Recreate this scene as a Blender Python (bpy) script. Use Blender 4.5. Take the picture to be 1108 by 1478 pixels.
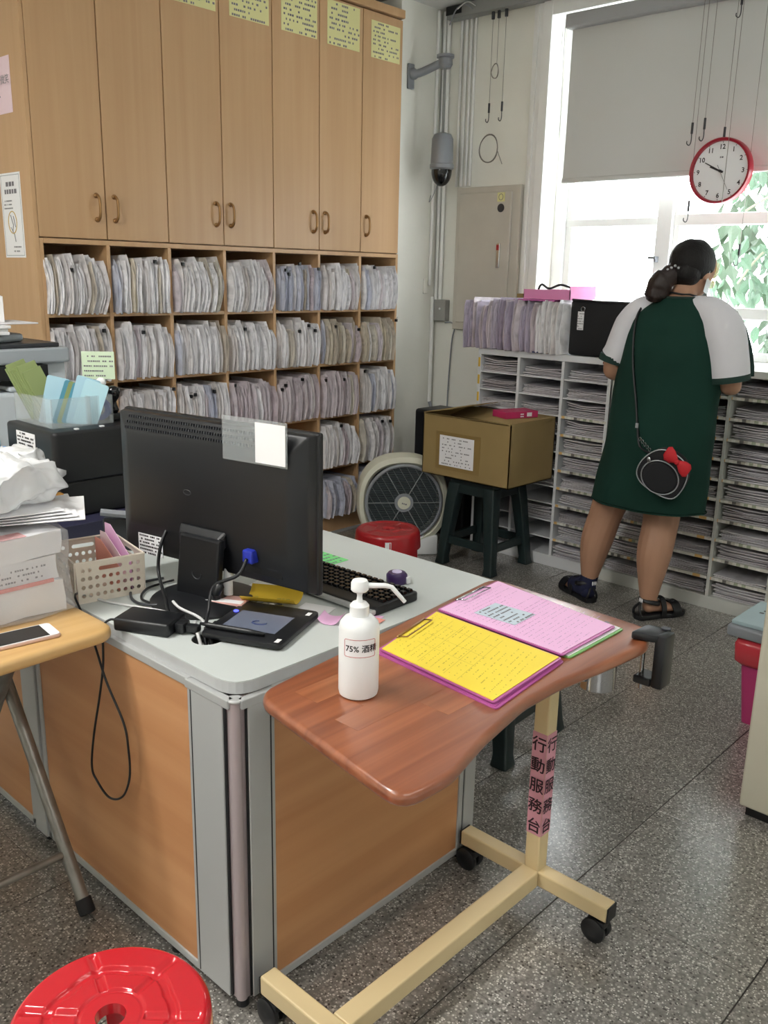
import bpy, bmesh, math, random
from mathutils import Vector, Matrix, noise
for o in list(bpy.data.objects): bpy.data.objects.remove(o)
S = bpy.context.scene
C = S.collection
PI = math.pi
rnd = random.Random(7)

# ---------------------------------------------------------------- camera
# world: x runs along the cabinet wall, y runs towards the cabinet wall, z up (metres)
cam = bpy.data.cameras.new('camera'); cam_ob = bpy.data.objects.new('camera', cam); C.objects.link(cam_ob)
cam.sensor_fit = 'HORIZONTAL'; cam.sensor_width = 36.0; cam.lens = 1288.2 * 36 / 1108
cam.clip_start = 0.05; cam.clip_end = 100
_r = Vector((0.68397643, -0.72921798, 0.02042963)); _d = Vector((-0.17286574, -0.18922099, -0.9665986)); _f = Vector((0.7087268, 0.65759908, -0.25547951))
cm = Matrix.Identity(4)
for i in range(3):
    cm[i][0] = _r[i]; cm[i][1] = -_d[i]; cm[i][2] = -_f[i]
cm[2][3] = 1.5
cam_ob.matrix_world = cm
S.camera = cam_ob
# ---------------------------------------------------------------- world, lights, exposure
W = bpy.data.worlds.new('overcast_sky'); S.world = W; W.use_nodes = True
bg = W.node_tree.nodes['Background']; bg.inputs[0].default_value = (0.93, 0.98, 1.0, 1); bg.inputs[1].default_value = 11.0
S.view_settings.view_transform = 'Standard'; S.view_settings.look = 'None'; S.view_settings.gamma = 1
S.view_settings.use_curve_mapping = False; S.view_settings.exposure = 0.35
LAMP_POWER = 26
def portal(loc, sx, sy, rot):
    l = bpy.data.lights.new('window_portal', 'AREA'); l.shape = 'RECTANGLE'; l.size = sx; l.size_y = sy; l.cycles.is_portal = True
    o = bpy.data.objects.new('window_portal', l); C.objects.link(o); o.location = loc; o.rotation_euler = rot
portal((4.75, 1.85, 1.7), 2.1, 1.2, (0, PI/2, 0))

# ---------------------------------------------------------------- helpers
class MB:
    """collects geometry for one mesh"""
    def __init__(s): s.v = []; s.f = []; s.m = []
    def add(s, vs, fs, m=0):
        n = len(s.v); s.v += [tuple(p) for p in vs]
        for f in fs: s.f.append([i + n for i in f]); s.m.append(m)
        return s
    def box(s, x0, x1, y0, y1, z0, z1, m=0, M=None):
        vs = [Vector((x, y, z)) for z in (z0, z1) for y in (y0, y1) for x in (x0, x1)]
        if M is not None: vs = [M @ p for p in vs]
        return s.add(vs, [(0,2,3,1),(4,5,7,6),(0,1,5,4),(2,6,7,3),(0,4,6,2),(1,3,7,5)], m)
    def prism(s, poly, z0, z1, m=0, M=None, inset=0):
        n = len(poly)
        vs = [Vector((p[0], p[1], z0)) for p in poly] + [Vector((p[0], p[1], z1)) for p in poly]
        if M is not None: vs = [M @ p for p in vs]
        return s.add(vs, [tuple(reversed(range(n))), tuple(range(n, 2*n))] + [(i, (i+1) % n, n + (i+1) % n, n + i) for i in range(n)], m)
    def cyl(s, a, b, r, r2=None, seg=16, m=0, caps=True):
        a = Vector(a); b = Vector(b); r2 = r if r2 is None else r2
        d = (b - a).normalized(); t = d.orthogonal().normalized(); w = d.cross(t)
        vs = []
        for c, q in ((a, r), (b, r2)):
            vs += [c + (t*math.cos(2*PI*i/seg) + w*math.sin(2*PI*i/seg))*q for i in range(seg)]
        fs = [(i, (i+1) % seg, seg + (i+1) % seg, seg + i) for i in range(seg)]
        if caps: fs += [tuple(reversed(range(seg))), tuple(range(seg, 2*seg))]
        return s.add(vs, fs, m)
    def loft(s, rings, m=0, caps=True, closed=False):
        n = len(rings[0]); k = len(rings); vs = [p for r in rings for p in r]; fs = []
        for j in range(k if closed else k - 1):
            for i in range(n):
                a = j*n; b = ((j+1) % k)*n
                fs.append((a+i, a+(i+1) % n, b+(i+1) % n, b+i))
        if caps and not closed: fs += [tuple(reversed(range(n))), tuple(range((k-1)*n, k*n))]
        return s.add(vs, fs, m)
    def tube(s, pts, r, seg=8, m=0, closed=False, flat=1.0):
        pts = [Vector(p) for p in pts]; k = len(pts); rings = []
        rs = r if isinstance(r, (list, tuple)) else [r]*k
        up = None
        for i, p in enumerate(pts):
            if closed: d = pts[(i+1) % k] - pts[i-1]
            else: d = pts[min(i+1, k-1)] - pts[max(i-1, 0)]
            d = d.normalized() if d.length > 1e-9 else Vector((0, 0, 1))
            if up is None: up = d.orthogonal().normalized()
            up = (up - d*up.dot(d)); up = up.normalized() if up.length > 1e-6 else d.orthogonal().normalized()
            w = d.cross(up)
            rings.append([p + (up*math.cos(2*PI*j/seg) + w*math.sin(2*PI*j/seg)*flat)*rs[i] for j in range(seg)])
        return s.loft(rings, m, True, closed)
    def lathe(s, prof, c=(0, 0, 0), seg=24, m=0, M=None, caps=True):
        c = Vector(c); rings = []
        for r, z in prof:
            ring = [Vector((r*math.cos(2*PI*i/seg), r*math.sin(2*PI*i/seg), z)) for i in range(seg)]
            if M is not None: ring = [M @ p for p in ring]
            rings.append([c + p for p in ring])
        return s.loft(rings, m, caps)
    def grid(s, fn, nu, nv, m=0):
        vs = [fn(i/nu, j/nv) for j in range(nv+1) for i in range(nu+1)]
        fs = [(j*(nu+1)+i, j*(nu+1)+i+1, (j+1)*(nu+1)+i+1, (j+1)*(nu+1)+i) for j in range(nv) for i in range(nu)]
        return s.add(vs, fs, m)
    def ball(s, c, r, seg=16, rings=10, m=0, M=None):
        c = Vector(c); r = (r, r, r) if not isinstance(r, (tuple, list)) else r
        rs = []
        for j in range(1, rings):
            th = PI*j/rings
            ring = [Vector((r[0]*math.sin(th)*math.cos(2*PI*i/seg), r[1]*math.sin(th)*math.sin(2*PI*i/seg), -r[2]*math.cos(th))) for i in range(seg)]
            rs.append([c + (M @ p if M is not None else p) for p in ring])
        return s.loft(rs, m, True)

def spline(pts, n=6, closed=False):
    pts = [Vector(p) for p in pts]; out = []; k = len(pts)
    for i in range(k if closed else k-1):
        p0 = pts[i-1] if (closed or i > 0) else pts[0]; p1 = pts[i]; p2 = pts[(i+1) % k]; p3 = pts[(i+2) % k] if (closed or i+2 < k) else pts[-1]
        for j in range(n):
            t = j/n
            out.append(0.5*((2*p1) + (p2-p0)*t + (2*p0-5*p1+4*p2-p3)*t*t + (3*p1-p0-3*p2+p3)*t**3))
    if not closed: out.append(pts[-1])
    return out
def round_poly(pts, r, n=5):
    """corner-rounded polygon; r may be a list"""
    out = []; k = len(pts)
    for i in range(k):
        p = Vector(pts[i][:2]); a = Vector(pts[i-1][:2]); b = Vector(pts[(i+1) % k][:2])
        rr = r[i] if isinstance(r, (list, tuple)) else r
        da = (a-p).normalized(); db = (b-p).normalized()
        if rr <= 0: out.append(p); continue
        for j in range(n+1):
            t = j/n
            out.append(((p+da*rr)*(1-t)**2 + p*2*t*(1-t) + (p+db*rr)*t*t))
    return out

def mesh_from(mb, name, bevel=0, seg=2, smooth=False, sub=0, recalc=True):
    me = bpy.data.meshes.new(name); me.from_pydata(mb.v, [], mb.f); 
    for p, m in zip(me.polygons, mb.m): p.material_index = m
    bm = bmesh.new(); bm.from_mesh(me)
    if recalc: bmesh.ops.recalc_face_normals(bm, faces=bm.faces)
    if bevel:
        es = [e for e in bm.edges if len(e.link_faces) == 2 and e.calc_face_angle(0) > 0.6]
        bmesh.ops.bevel(bm, geom=es, offset=bevel, segments=seg, affect='EDGES', profile=0.5, clamp_overlap=True)
    bm.to_mesh(me); bm.free()
    if smooth:
        for p in me.polygons: p.use_smooth = True
        if smooth is not True:
            me.set_sharp_from_angle(angle=smooth)
    return me
def O(name, mb, mats, parent=None, bevel=0, seg=2, smooth=False, world=False, label=None, cat=None, group=None, kind=None, sub=0, recalc=True):
    if world and parent is not None:
        inv = Matrix.LocRotScale(parent.location, parent.rotation_euler, None).inverted()
        if parent.parent is not None:
            g = parent.parent
            inv = inv @ Matrix.LocRotScale(g.location, g.rotation_euler, None).inverted()
        mb.v = [tuple(inv @ Vector(p)) for p in mb.v]
    me = mesh_from(mb, name, bevel, seg, smooth, recalc=recalc)
    for m in (mats if isinstance(mats, (list, tuple)) else [mats]): me.materials.append(m)
    if 'printing' in name: kind = 'stuff'   # rows of tiny printed marks
    return link(name, me, parent, label, cat, group, kind, sub)
def link(name, me, parent=None, label=None, cat=None, group=None, kind=None, sub=0):
    o = bpy.data.objects.new(name, me); C.objects.link(o)
    if parent is not None: o.parent = parent
    if label: o['label'] = label
    if cat: o['category'] = cat
    if group: o['group'] = group
    if kind: o['kind'] = kind
    if sub:
        md = o.modifiers.new('sub', 'SUBSURF'); md.levels = sub; md.render_levels = sub
    return o
def T(name, label, cat, loc=(0, 0, 0), rz=0, group=None):
    o = bpy.data.objects.new(name, None); C.objects.link(o); o.location = loc; o.rotation_euler = (0, 0, rz)
    o['label'] = label; o['category'] = cat
    if group: o['group'] = group
    o.empty_display_size = 0.05
    return o
def copy_tree(o, parent=None):
    c = o.copy(); C.objects.link(c); c.parent = parent
    for ch in list(o.children): copy_tree(ch, c)
    return c
def evaluated_mesh(o):
    dg = bpy.context.evaluated_depsgraph_get(); dg.update()
    return bpy.data.meshes.new_from_object(o.evaluated_get(dg))

# ---- materials
def lin(h):
    if isinstance(h, str):
        h = h.lstrip('#'); c = [int(h[i:i+2], 16)/255 for i in (0, 2, 4)]
    else: c = [x/255 for x in h]
    return tuple((x/12.92 if x <= 0.04045 else ((x+0.055)/1.055)**2.4) for x in c) + (1,)
def mat(name, col, rough=0.5, metal=0, spec=0.5, var=0, vscale=8, bump=0, bscale=60, coat=0, trans=0, alpha=1, stretch=None, objvar=0, sub=0):
    m = bpy.data.materials.new(name); m.use_nodes = True; nt = m.node_tree; b = nt.nodes['Principled BSDF']
    c = lin(col)
    b.inputs['Base Color'].default_value = c; b.inputs['Roughness'].default_value = rough; b.inputs['Metallic'].default_value = metal
    b.inputs['Specular IOR Level'].default_value = spec; b.inputs['Coat Weight'].default_value = coat
    b.inputs['Alpha'].default_value = alpha; b.inputs['Transmission Weight'].default_value = trans
    tc = nt.nodes.new('ShaderNodeTexCoord')
    src = tc.outputs['Object']
    if stretch:
        mp = nt.nodes.new('ShaderNodeMapping'); mp.inputs['Scale'].default_value = stretch; nt.links.new(src, mp.inputs[0]); src = mp.outputs[0]
    last = None
    if var:
        n = nt.nodes.new('ShaderNodeTexNoise'); n.inputs['Scale'].default_value = vscale; n.inputs['Detail'].default_value = 5; nt.links.new(src, n.inputs['Vector'])
        r = nt.nodes.new('ShaderNodeMapRange'); r.inputs[1].default_value = 0.3; r.inputs[2].default_value = 0.7; r.inputs[3].default_value = 1-var; r.inputs[4].default_value = 1+var*0.6
        nt.links.new(n.outputs['Fac'], r.inputs[0])
        mx = nt.nodes.new('ShaderNodeMix'); mx.data_type = 'RGBA'; mx.blend_type = 'MULTIPLY'; mx.inputs[0].default_value = 1; mx.inputs[6].default_value = c
        nt.links.new(r.outputs[0], mx.inputs[7]); last = mx.outputs[2]
    if objvar:
        oi = nt.nodes.new('ShaderNodeObjectInfo'); r = nt.nodes.new('ShaderNodeMapRange'); r.inputs[3].default_value = 1-objvar; r.inputs[4].default_value = 1+objvar*0.5
        nt.links.new(oi.outputs['Random'], r.inputs[0])
        mx = nt.nodes.new('ShaderNodeMix'); mx.data_type = 'RGBA'; mx.blend_type = 'MULTIPLY'; mx.inputs[0].default_value = 1
        if last: nt.links.new(last, mx.inputs[6])
        else: mx.inputs[6].default_value = c
        nt.links.new(r.outputs[0], mx.inputs[7]); last = mx.outputs[2]
    if last: nt.links.new(last, b.inputs['Base Color'])
    if bump:
        n = nt.nodes.new('ShaderNodeTexNoise'); n.inputs['Scale'].default_value = bscale; n.inputs['Detail'].default_value = 4; nt.links.new(src, n.inputs['Vector'])
        bp = nt.nodes.new('ShaderNodeBump'); bp.inputs['Strength'].default_value = bump; bp.inputs['Distance'].default_value = 0.01; nt.links.new(n.outputs['Fac'], bp.inputs['Height']); nt.links.new(bp.outputs[0], b.inputs['Normal'])
    return m
def wood(name, dark, light, rough=0.45, axis='z', scale=1.0, coat=0, contrast=1.0, objshift=True):
    m = bpy.data.materials.new(name); m.use_nodes = True; nt = m.node_tree; b = nt.nodes['Principled BSDF']
    b.inputs['Roughness'].default_value = rough; b.inputs['Coat Weight'].default_value = coat; b.inputs['Coat Roughness'].default_value = 0.3 if coat > 0.9 else 0.2
    tc = nt.nodes.new('ShaderNodeTexCoord'); mp = nt.nodes.new('ShaderNodeMapping'); nt.links.new(tc.outputs['Object'], mp.inputs[0])
    st = {'z': (28, 28, 0.9), 'x': (0.9, 28, 28), 'y': (28, 0.9, 28)}[axis]
    mp.inputs['Scale'].default_value = [q*scale for q in st]
    if objshift:
        oi = nt.nodes.new('ShaderNodeObjectInfo'); ml = nt.nodes.new('ShaderNodeMath'); ml.operation = 'MULTIPLY'; ml.inputs[1].default_value = 37
        nt.links.new(oi.outputs['Random'], ml.inputs[0]); cb = nt.nodes.new('ShaderNodeCombineXYZ')
        for i in range(3): nt.links.new(ml.outputs[0], cb.inputs[i])
        nt.links.new(cb.outputs[0], mp.inputs['Location'])
    n = nt.nodes.new('ShaderNodeTexNoise'); n.inputs['Scale'].default_value = 1.0; n.inputs['Detail'].default_value = 8; n.inputs['Distortion'].default_value = 0.4
    nt.links.new(mp.outputs[0], n.inputs['Vector'])
    r = nt.nodes.new('ShaderNodeValToRGB'); r.color_ramp.elements[0].position = 0.5-0.2/contrast; r.color_ramp.elements[0].color = lin(dark)
    r.color_ramp.elements[1].position = 0.5+0.2/contrast; r.color_ramp.elements[1].color = lin(light)
    nt.links.new(n.outputs['Fac'], r.inputs[0]); nt.links.new(r.outputs[0], b.inputs['Base Color'])
    return m

M = {}
M['wood'] = wood('cabinet_wood', '#c19a70', '#caa57b', 0.4, contrast=0.75)
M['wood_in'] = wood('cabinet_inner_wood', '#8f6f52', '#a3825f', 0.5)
M['panel'] = wood('desk_panel_beech', '#bd8558', '#cf9a6c', 0.42, 'x', 0.5)
M['cherry'] = wood('cherry_table_top', '#7d4328', '#a8633f', 0.25, 'x', 1.2, coat=1.0)
M['cherry2'] = wood('cherry_strip', '#8a4c2e', '#b06c46', 0.25, 'x', 1.2, coat=1.0)
M['tan'] = wood('tan_table_top', '#c49a60', '#d8b37a', 0.35, 'x', 0.9, coat=0.2)
M['wall'] = mat('wall_paint', '#f0f0e8', 0.75, var=0.05, vscale=3, bump=0.05, bscale=30)
M['ceil'] = mat('ceiling_paint', '#e4e4e2', 0.8)
M['white_paint'] = mat('white_gloss_paint', '#f4f5f3', 0.4, var=0.03)
M['unit'] = mat('unit_white', '#dfe1e4', 0.4, var=0.03, vscale=5)
M['unit_shade'] = mat('unit_white_shaded', '#c6c8c2', 0.45, var=0.04, vscale=5)  # same white as the left unit, its shadow put into the colour
M['paper'] = mat('paper', '#e8e6ea', 0.7)
M['black'] = mat('black_plastic', '#121418', 0.4)
M['black_gloss'] = mat('black_gloss', '#0c0d10', 0.12)
M['rubber'] = mat('rubber', '#17171a', 0.7)
M['dkgrey'] = mat('dark_grey_plastic', '#33353a', 0.4)
M['grey'] = mat('grey_plastic', '#8c9096', 0.45)
M['ltgrey'] = mat('light_grey_laminate', '#c9cfcd', 0.38, var=0.03, vscale=6)
M['desk_edge'] = mat('desk_edge_grey', '#b8babb', 0.45, var=0.05, vscale=15)
M['alu'] = mat('aluminium', '#b9bbbb', 0.42, metal=0.25)
M['chrome'] = mat('chrome', '#c9ccd0', 0.18, metal=1)
M['steel'] = mat('grey_steel_tube', '#8d8a84', 0.38, metal=0.5, var=0.2, vscale=20)
M['cream'] = mat('cream_steel', '#dcc79a', 0.38)
M['brass'] = mat('brass_handle', '#a07c52', 0.35, metal=0.7)
M['panelbox'] = mat('panel_box_grey', '#c9c4b9', 0.5, var=0.04)
M['cctv'] = mat('cctv_grey', '#8b8f95', 0.4, metal=0.3)
M['duct'] = mat('duct_grey', '#8f9190', 0.55)
M['green_plastic'] = mat('dark_green_plastic', '#1a2a2b', 0.4)
M['red'] = mat('red_plastic', '#c8202c', 0.14, coat=0.6)
M['red2'] = mat('dark_red_plastic', '#a81a22', 0.3, coat=0.2)
M['cream_plastic'] = mat('cream_plastic', '#d8d8c6', 0.45)
M['white_plastic'] = mat('white_plastic', '#eef0f1', 0.35)
M['beige'] = mat('beige_steel', '#c9c4b2', 0.5, var=0.04, vscale=4)
M['card'] = mat('cardboard', '#9b8456', 0.8, var=0.06, vscale=6, bump=0.04)
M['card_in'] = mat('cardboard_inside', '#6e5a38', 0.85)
M['magenta'] = mat('magenta_box', '#c03264', 0.4)
M['pink'] = mat('pink_plastic', '#e58fc0', 0.4)
M['pink_paper'] = mat('pink_paper', '#f3c0e8', 0.6)
M['pink_pale'] = mat('pale_pink_paper', '#f0d6de', 0.7)
M['pink_label'] = mat('pink_label', '#d79aa8', 0.6)
M['yellow'] = mat('yellow_paper', '#f6dd48', 0.6)
M['yellow_pale'] = mat('pale_yellow_paper', '#e2dea0', 0.7)
M['yellow_sticky'] = mat('yellow_sticky', '#d9b62e', 0.6)
M['green_paper'] = mat('green_paper', '#7fe08a', 0.6)
M['green_clip'] = mat('green_board', '#7cb46a', 0.4)
M['magenta_board'] = mat('magenta_board', '#b85c9e', 0.35)
M['olive_paper'] = mat('olive_green_paper', '#84935f', 0.65)
M['orange'] = mat('orange_paper', '#f0a090', 0.6)
M['white_paper'] = mat('white_paper', '#f2f2f4', 0.6)
M['ink'] = mat('ink', '#2a2428', 0.6)
M['ink_soft'] = mat('ink_soft', '#7c7a80', 0.7)
M['ink_yellow'] = mat('ink_on_yellow', '#b9a63a', 0.7)
M['ink_pink'] = mat('ink_on_pink', '#c096bc', 0.7)
M['ink_maroon'] = mat('ink_maroon', '#2c1420', 0.6)
M['red_ink'] = mat('red_ink', '#c0444a', 0.5)
M['blue_bag'] = mat('blue_plastic', '#3f86c8', 0.4)
M['pale_blue'] = mat('pale_blue_plastic', '#a9cfe0', 0.35)
M['teal'] = mat('teal_folder', '#4f8fa6', 0.4)
M['blue_roll'] = mat('blue_roll', '#3b4fb8', 0.35)
M['navy'] = mat('navy_box', '#2a2a42', 0.5)
M['purple'] = mat('purple_plastic', '#3a2258', 0.3)
M['lav'] = mat('lavender_plastic_film', '#b7a9c2', 0.3, var=0.1, vscale=30, coat=0.3)
M['hair'] = mat('black_hair', '#0c090a', 0.5, spec=0.3, bump=0.5, bscale=40, stretch=(6, 6, 1))
M['skin'] = mat('skin', '#b48a70', 0.5, var=0.05, vscale=10)
M['dress'] = mat('dark_green_jersey', '#0f342b', 0.85, var=0.10, vscale=5, bump=0.12, bscale=9, spec=0.3)
M['sleeve'] = mat('white_jersey', '#d9d8de', 0.75)
M['darktrim'] = mat('dark_green_trim', '#10302a', 0.8)
M['sock'] = mat('navy_sock', '#151a3a', 0.85)
M['silver'] = mat('silver_piping', '#b9bbbf', 0.35, metal=0.6)
M['bow'] = mat('red_felt', '#c4202a', 0.7)
M['mask'] = mat('pale_face_mask', '#dfe6ea', 0.7)
M['fabric_black'] = mat('black_fabric', '#15161a', 0.8)
M['copier'] = mat('copier_white', '#c4ccd2', 0.45)
M['copier2'] = mat('copier_grey', '#a3abb2', 0.45)
M['white_wire'] = mat('white_cable', '#d8d8d8', 0.4)
M['basket'] = mat('beige_basket', '#e4dacb', 0.5)
M['basket_in'] = mat('basket_shadow', '#8b877f', 0.6)
M['blind'] = mat('blind_fabric', '#b9b7ae', 0.85, var=0.03, vscale=2)
M['bluegrey'] = mat('blue_grey_cover', '#a9bec4', 0.5)
M['binred'] = mat('red_liner', '#c8404a', 0.25, bump=0.3, bscale=25)
M['binpink'] = mat('pink_bin', '#b83a72', 0.4)
M['clock_red'] = mat('clock_red', '#a01c30', 0.3)
M['screen'] = mat('lcd_grey', '#6d7486', 0.25)
M['leaf'] = None
def transl(name, col, t, rough=0.5, fac=0.5):
    m = bpy.data.materials.new(name); m.use_nodes = True; nt = m.node_tree; b = nt.nodes['Principled BSDF']; out = nt.nodes['Material Output']
    b.inputs['Base Color'].default_value = lin(col); b.inputs['Roughness'].default_value = rough
    tr = nt.nodes.new('ShaderNodeBsdfTranslucent' if t == 'translucent' else 'ShaderNodeBsdfTransparent'); tr.inputs[0].default_value = lin(col) if t == 'translucent' else (1, 1, 1, 1)
    mx = nt.nodes.new('ShaderNodeMixShader'); mx.inputs[0].default_value = fac
    nt.links.new(b.outputs[0], mx.inputs[1]); nt.links.new(tr.outputs[0], mx.inputs[2]); nt.links.new(mx.outputs[0], out.inputs[0])
    return m
M['leaf'] = transl('leaf_green', '#3a5540', 'translucent', 0.5, 0.35)
M['leaf_shaded'] = transl('shaded_leaf_green', '#2a4029', 'translucent', 0.6, 0.25)  # leaf green darkened to carry the shading deep in the tree
M['bark'] = mat('bark', '#6b6a58', 0.8)
M['blind'] = transl('blind_fabric', '#d6d6d3', 'translucent', 0.85, 0.07)
M['film'] = transl('clear_film', '#e8eaee', 'transparent', 0.15, 0.72)
M['film_thin'] = transl('thin_clear_film', '#e6e8ec', 'transparent', 0.15, 0.8)
M['acrylic'] = transl('clear_acrylic', '#cfd6d8', 'transparent', 0.1, 0.78)
M['visor'] = transl('yellow_visor', '#e0b040', 'transparent', 0.2, 0.5)
M['glass'] = transl('window_glass', '#ffffff', 'transparent', 0.05, 0.95)
M['cloudy'] = transl('cloudy_plastic_bag', '#f0f2f4', 'transparent', 0.25, 0.22)

def folder_mat(name, a, b_, c_, stripe=130, dots=True):
    """paper bundles in plastic sleeves: per-object tint, thin sheet lines running up the edge"""
    m = bpy.data.materials.new(name); m.use_nodes = True; nt = m.node_tree; b = nt.nodes['Principled BSDF']
    b.inputs['Roughness'].default_value = 0.45; b.inputs['Coat Weight'].default_value = 0.15
    oi = nt.nodes.new('ShaderNodeObjectInfo'); r = nt.nodes.new('ShaderNodeValToRGB'); r.color_ramp.elements[0].color = lin(a); r.color_ramp.elements[1].color = lin(b_)
    e = r.color_ramp.elements.new(0.55); e.color = lin(c_)
    nt.links.new(oi.outputs['Random'], r.inputs[0])
    tc = nt.nodes.new('ShaderNodeTexCoord'); mp = nt.nodes.new('ShaderNodeMapping'); mp.inputs['Scale'].default_value = (stripe, 6, 5); nt.links.new(tc.outputs['Object'], mp.inputs[0])
    n = nt.nodes.new('ShaderNodeTexNoise'); n.inputs['Scale'].default_value = 1.5; n.inputs['Detail'].default_value = 3; nt.links.new(mp.outputs[0], n.inputs['Vector'])
    mr = nt.nodes.new('ShaderNodeMapRange'); mr.inputs[1].default_value = 0.35; mr.inputs[2].default_value = 0.6; mr.inputs[3].default_value = 0.72; mr.inputs[4].default_value = 1.12; nt.links.new(n.outputs['Fac'], mr.inputs[0])
    mx = nt.nodes.new('ShaderNodeMix'); mx.data_type = 'RGBA'; mx.blend_type = 'MULTIPLY'; mx.inputs[0].default_value = 1
    nt.links.new(r.outputs[0], mx.inputs[6]); nt.links.new(mr.outputs[0], mx.inputs[7]); last = mx.outputs[2]
    nt.links.new(last, b.inputs['Base Color'])
    bp = nt.nodes.new('ShaderNodeBump'); bp.inputs['Strength'].default_value = 0.5; bp.inputs['Distance'].default_value = 0.004; nt.links.new(n.outputs['Fac'], bp.inputs['Height']); nt.links.new(bp.outputs[0], b.inputs['Normal'])
    return m
M['folder'] = folder_mat('record_bundle', '#eeedf0', '#dcd6d4', '#f8f7fa')
M['folder_tan'] = folder_mat('record_bundle_aged', '#d8cfbd', '#e2ddd2', '#c9beb0')
M['folder_pink'] = folder_mat('record_bundle_pinkish', '#d3c6cc', '#ded5d9', '#e0d8de')
M['folder_blue'] = folder_mat('record_bundle_bluish', '#c9cddc', '#dadce8', '#d2d5e4')
M['folder_lav'] = folder_mat('record_bundle_lavender', '#b5abbf', '#cdc5d3', '#c2b9cc')
def stack_mat():
    m = folder_mat('flat_papers', '#c9c6cc', '#b4b0b4', '#dad8dc', 3)
    for n in m.node_tree.nodes:
        if n.type == 'MAPPING': n.inputs['Scale'].default_value = (4, 5, 160)
    return m
M['stack'] = stack_mat()
def lip_mat():
    m = bpy.data.materials.new('shelf_lip_labels'); m.use_nodes = True; nt = m.node_tree; b = nt.nodes['Principled BSDF']; b.inputs['Roughness'].default_value = 0.5
    tc = nt.nodes.new('ShaderNodeTexCoord'); mp = nt.nodes.new('ShaderNodeMapping'); mp.inputs['Scale'].default_value = (1, 55, 1); nt.links.new(tc.outputs['Object'], mp.inputs[0])
    w = nt.nodes.new('ShaderNodeTexWhiteNoise'); w.noise_dimensions = '1D'; sx = nt.nodes.new('ShaderNodeSeparateXYZ'); fl = nt.nodes.new('ShaderNodeMath'); fl.operation = 'FLOOR'
    nt.links.new(mp.outputs[0], sx.inputs[0]); nt.links.new(sx.outputs[1], fl.inputs[0]); nt.links.new(fl.outputs[0], w.inputs['W'])
    r = nt.nodes.new('ShaderNodeValToRGB'); r.color_ramp.interpolation = 'CONSTANT'
    cols = [(0, '#d4d2c8'), (0.3, '#b8b4a8'), (0.45, '#d8b070'), (0.55, '#e2e0da'), (0.72, '#9aa08a'), (0.8, '#6e6a66'), (0.88, '#dcdad2')]
    r.color_ramp.elements[0].color = lin(cols[0][1]); r.color_ramp.elements[1].position = cols[-1][0]; r.color_ramp.elements[1].color = lin(cols[-1][1])
    for p, c in cols[1:-1]: e = r.color_ramp.elements.new(p); e.color = lin(c)
    nt.links.new(w.outputs['Value'], r.inputs[0]); nt.links.new(r.outputs[0], b.inputs['Base Color'])
    return m
M['lip'] = lip_mat()
def terrazzo():
    m = bpy.data.materials.new('terrazzo'); m.use_nodes = True; nt = m.node_tree; b = nt.nodes['Principled BSDF']; b.inputs['Roughness'].default_value = 0.3; b.inputs['Coat Weight'].default_value = 1.0; b.inputs['Coat Roughness'].default_value = 0.2
    b.inputs['Specular IOR Level'].default_value = 0.5
    tc = nt.nodes.new('ShaderNodeNewGeometry'); src = tc.outputs['Position']
    def vor(scale, lo, hi):
        v = nt.nodes.new('ShaderNodeTexVoronoi'); v.inputs['Scale'].default_value = scale; nt.links.new(src, v.inputs['Vector'])
        sp = nt.nodes.new('ShaderNodeSeparateColor'); nt.links.new(v.outputs['Color'], sp.inputs[0])
        g = nt.nodes.new('ShaderNodeMath'); g.operation = 'GREATER_THAN'; g.inputs[1].default_value = hi; nt.links.new(sp.outputs[0], g.inputs[0])
        d = nt.nodes.new('ShaderNodeMath'); d.operation = 'LESS_THAN'; d.inputs[1].default_value = lo; nt.links.new(v.outputs['Distance'], d.inputs[0])
        mu = nt.nodes.new('ShaderNodeMath'); mu.operation = 'MULTIPLY'; nt.links.new(g.outputs[0], mu.inputs[0]); nt.links.new(d.outputs[0], mu.inputs[1])
        return mu.outputs[0], sp
    def mix(fac, a, c):
        mx = nt.nodes.new('ShaderNodeMix'); mx.data_type = 'RGBA'; nt.links.new(fac, mx.inputs[0])
        if isinstance(a, str): mx.inputs[6].default_value = lin(a)
        else: nt.links.new(a, mx.inputs[6])
        mx.inputs[7].default_value = lin(c); return mx.outputs[2]
    n = nt.nodes.new('ShaderNodeTexNoise'); n.inputs['Scale'].default_value = 90; n.inputs['Detail'].default_value = 4; nt.links.new(src, n.inputs['Vector'])
    r = nt.nodes.new('ShaderNodeValToRGB'); r.color_ramp.elements[0].position = 0.35; r.color_ramp.elements[0].color = lin('#6d6a65'); r.color_ramp.elements[1].position = 0.65; r.color_ramp.elements[1].color = lin('#928f89')
    nt.links.new(n.outputs['Fac'], r.inputs[0]); col = r.outputs[0]
    f, _ = vor(150, 0.5, 0.5); col = mix(f, col, '#a19d96')
    f, _ = vor(130, 0.42, 0.78); col = mix(f, col, '#47433e')
    f, _ = vor(110, 0.36, 0.78); col = mix(f, col, '#cfcbc4')
    f, _ = vor(190, 0.42, 0.78); col = mix(f, col, '#e4e1db')
    oi = nt.nodes.new('ShaderNodeObjectInfo'); mr = nt.nodes.new('ShaderNodeMapRange'); mr.inputs[3].default_value = 0.78; mr.inputs[4].default_value = 0.9; nt.links.new(oi.outputs['Random'], mr.inputs[0])
    mx = nt.nodes.new('ShaderNodeMix'); mx.data_type = 'RGBA'; mx.blend_type = 'MULTIPLY'; mx.inputs[0].default_value = 1; nt.links.new(col, mx.inputs[6]); nt.links.new(mr.outputs[0], mx.inputs[7])
    nt.links.new(mx.outputs[2], b.inputs['Base Color'])
    return m
M['terrazzo'] = terrazzo()
M['joint'] = mat('floor_joint', '#3c3936', 0.8)

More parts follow.
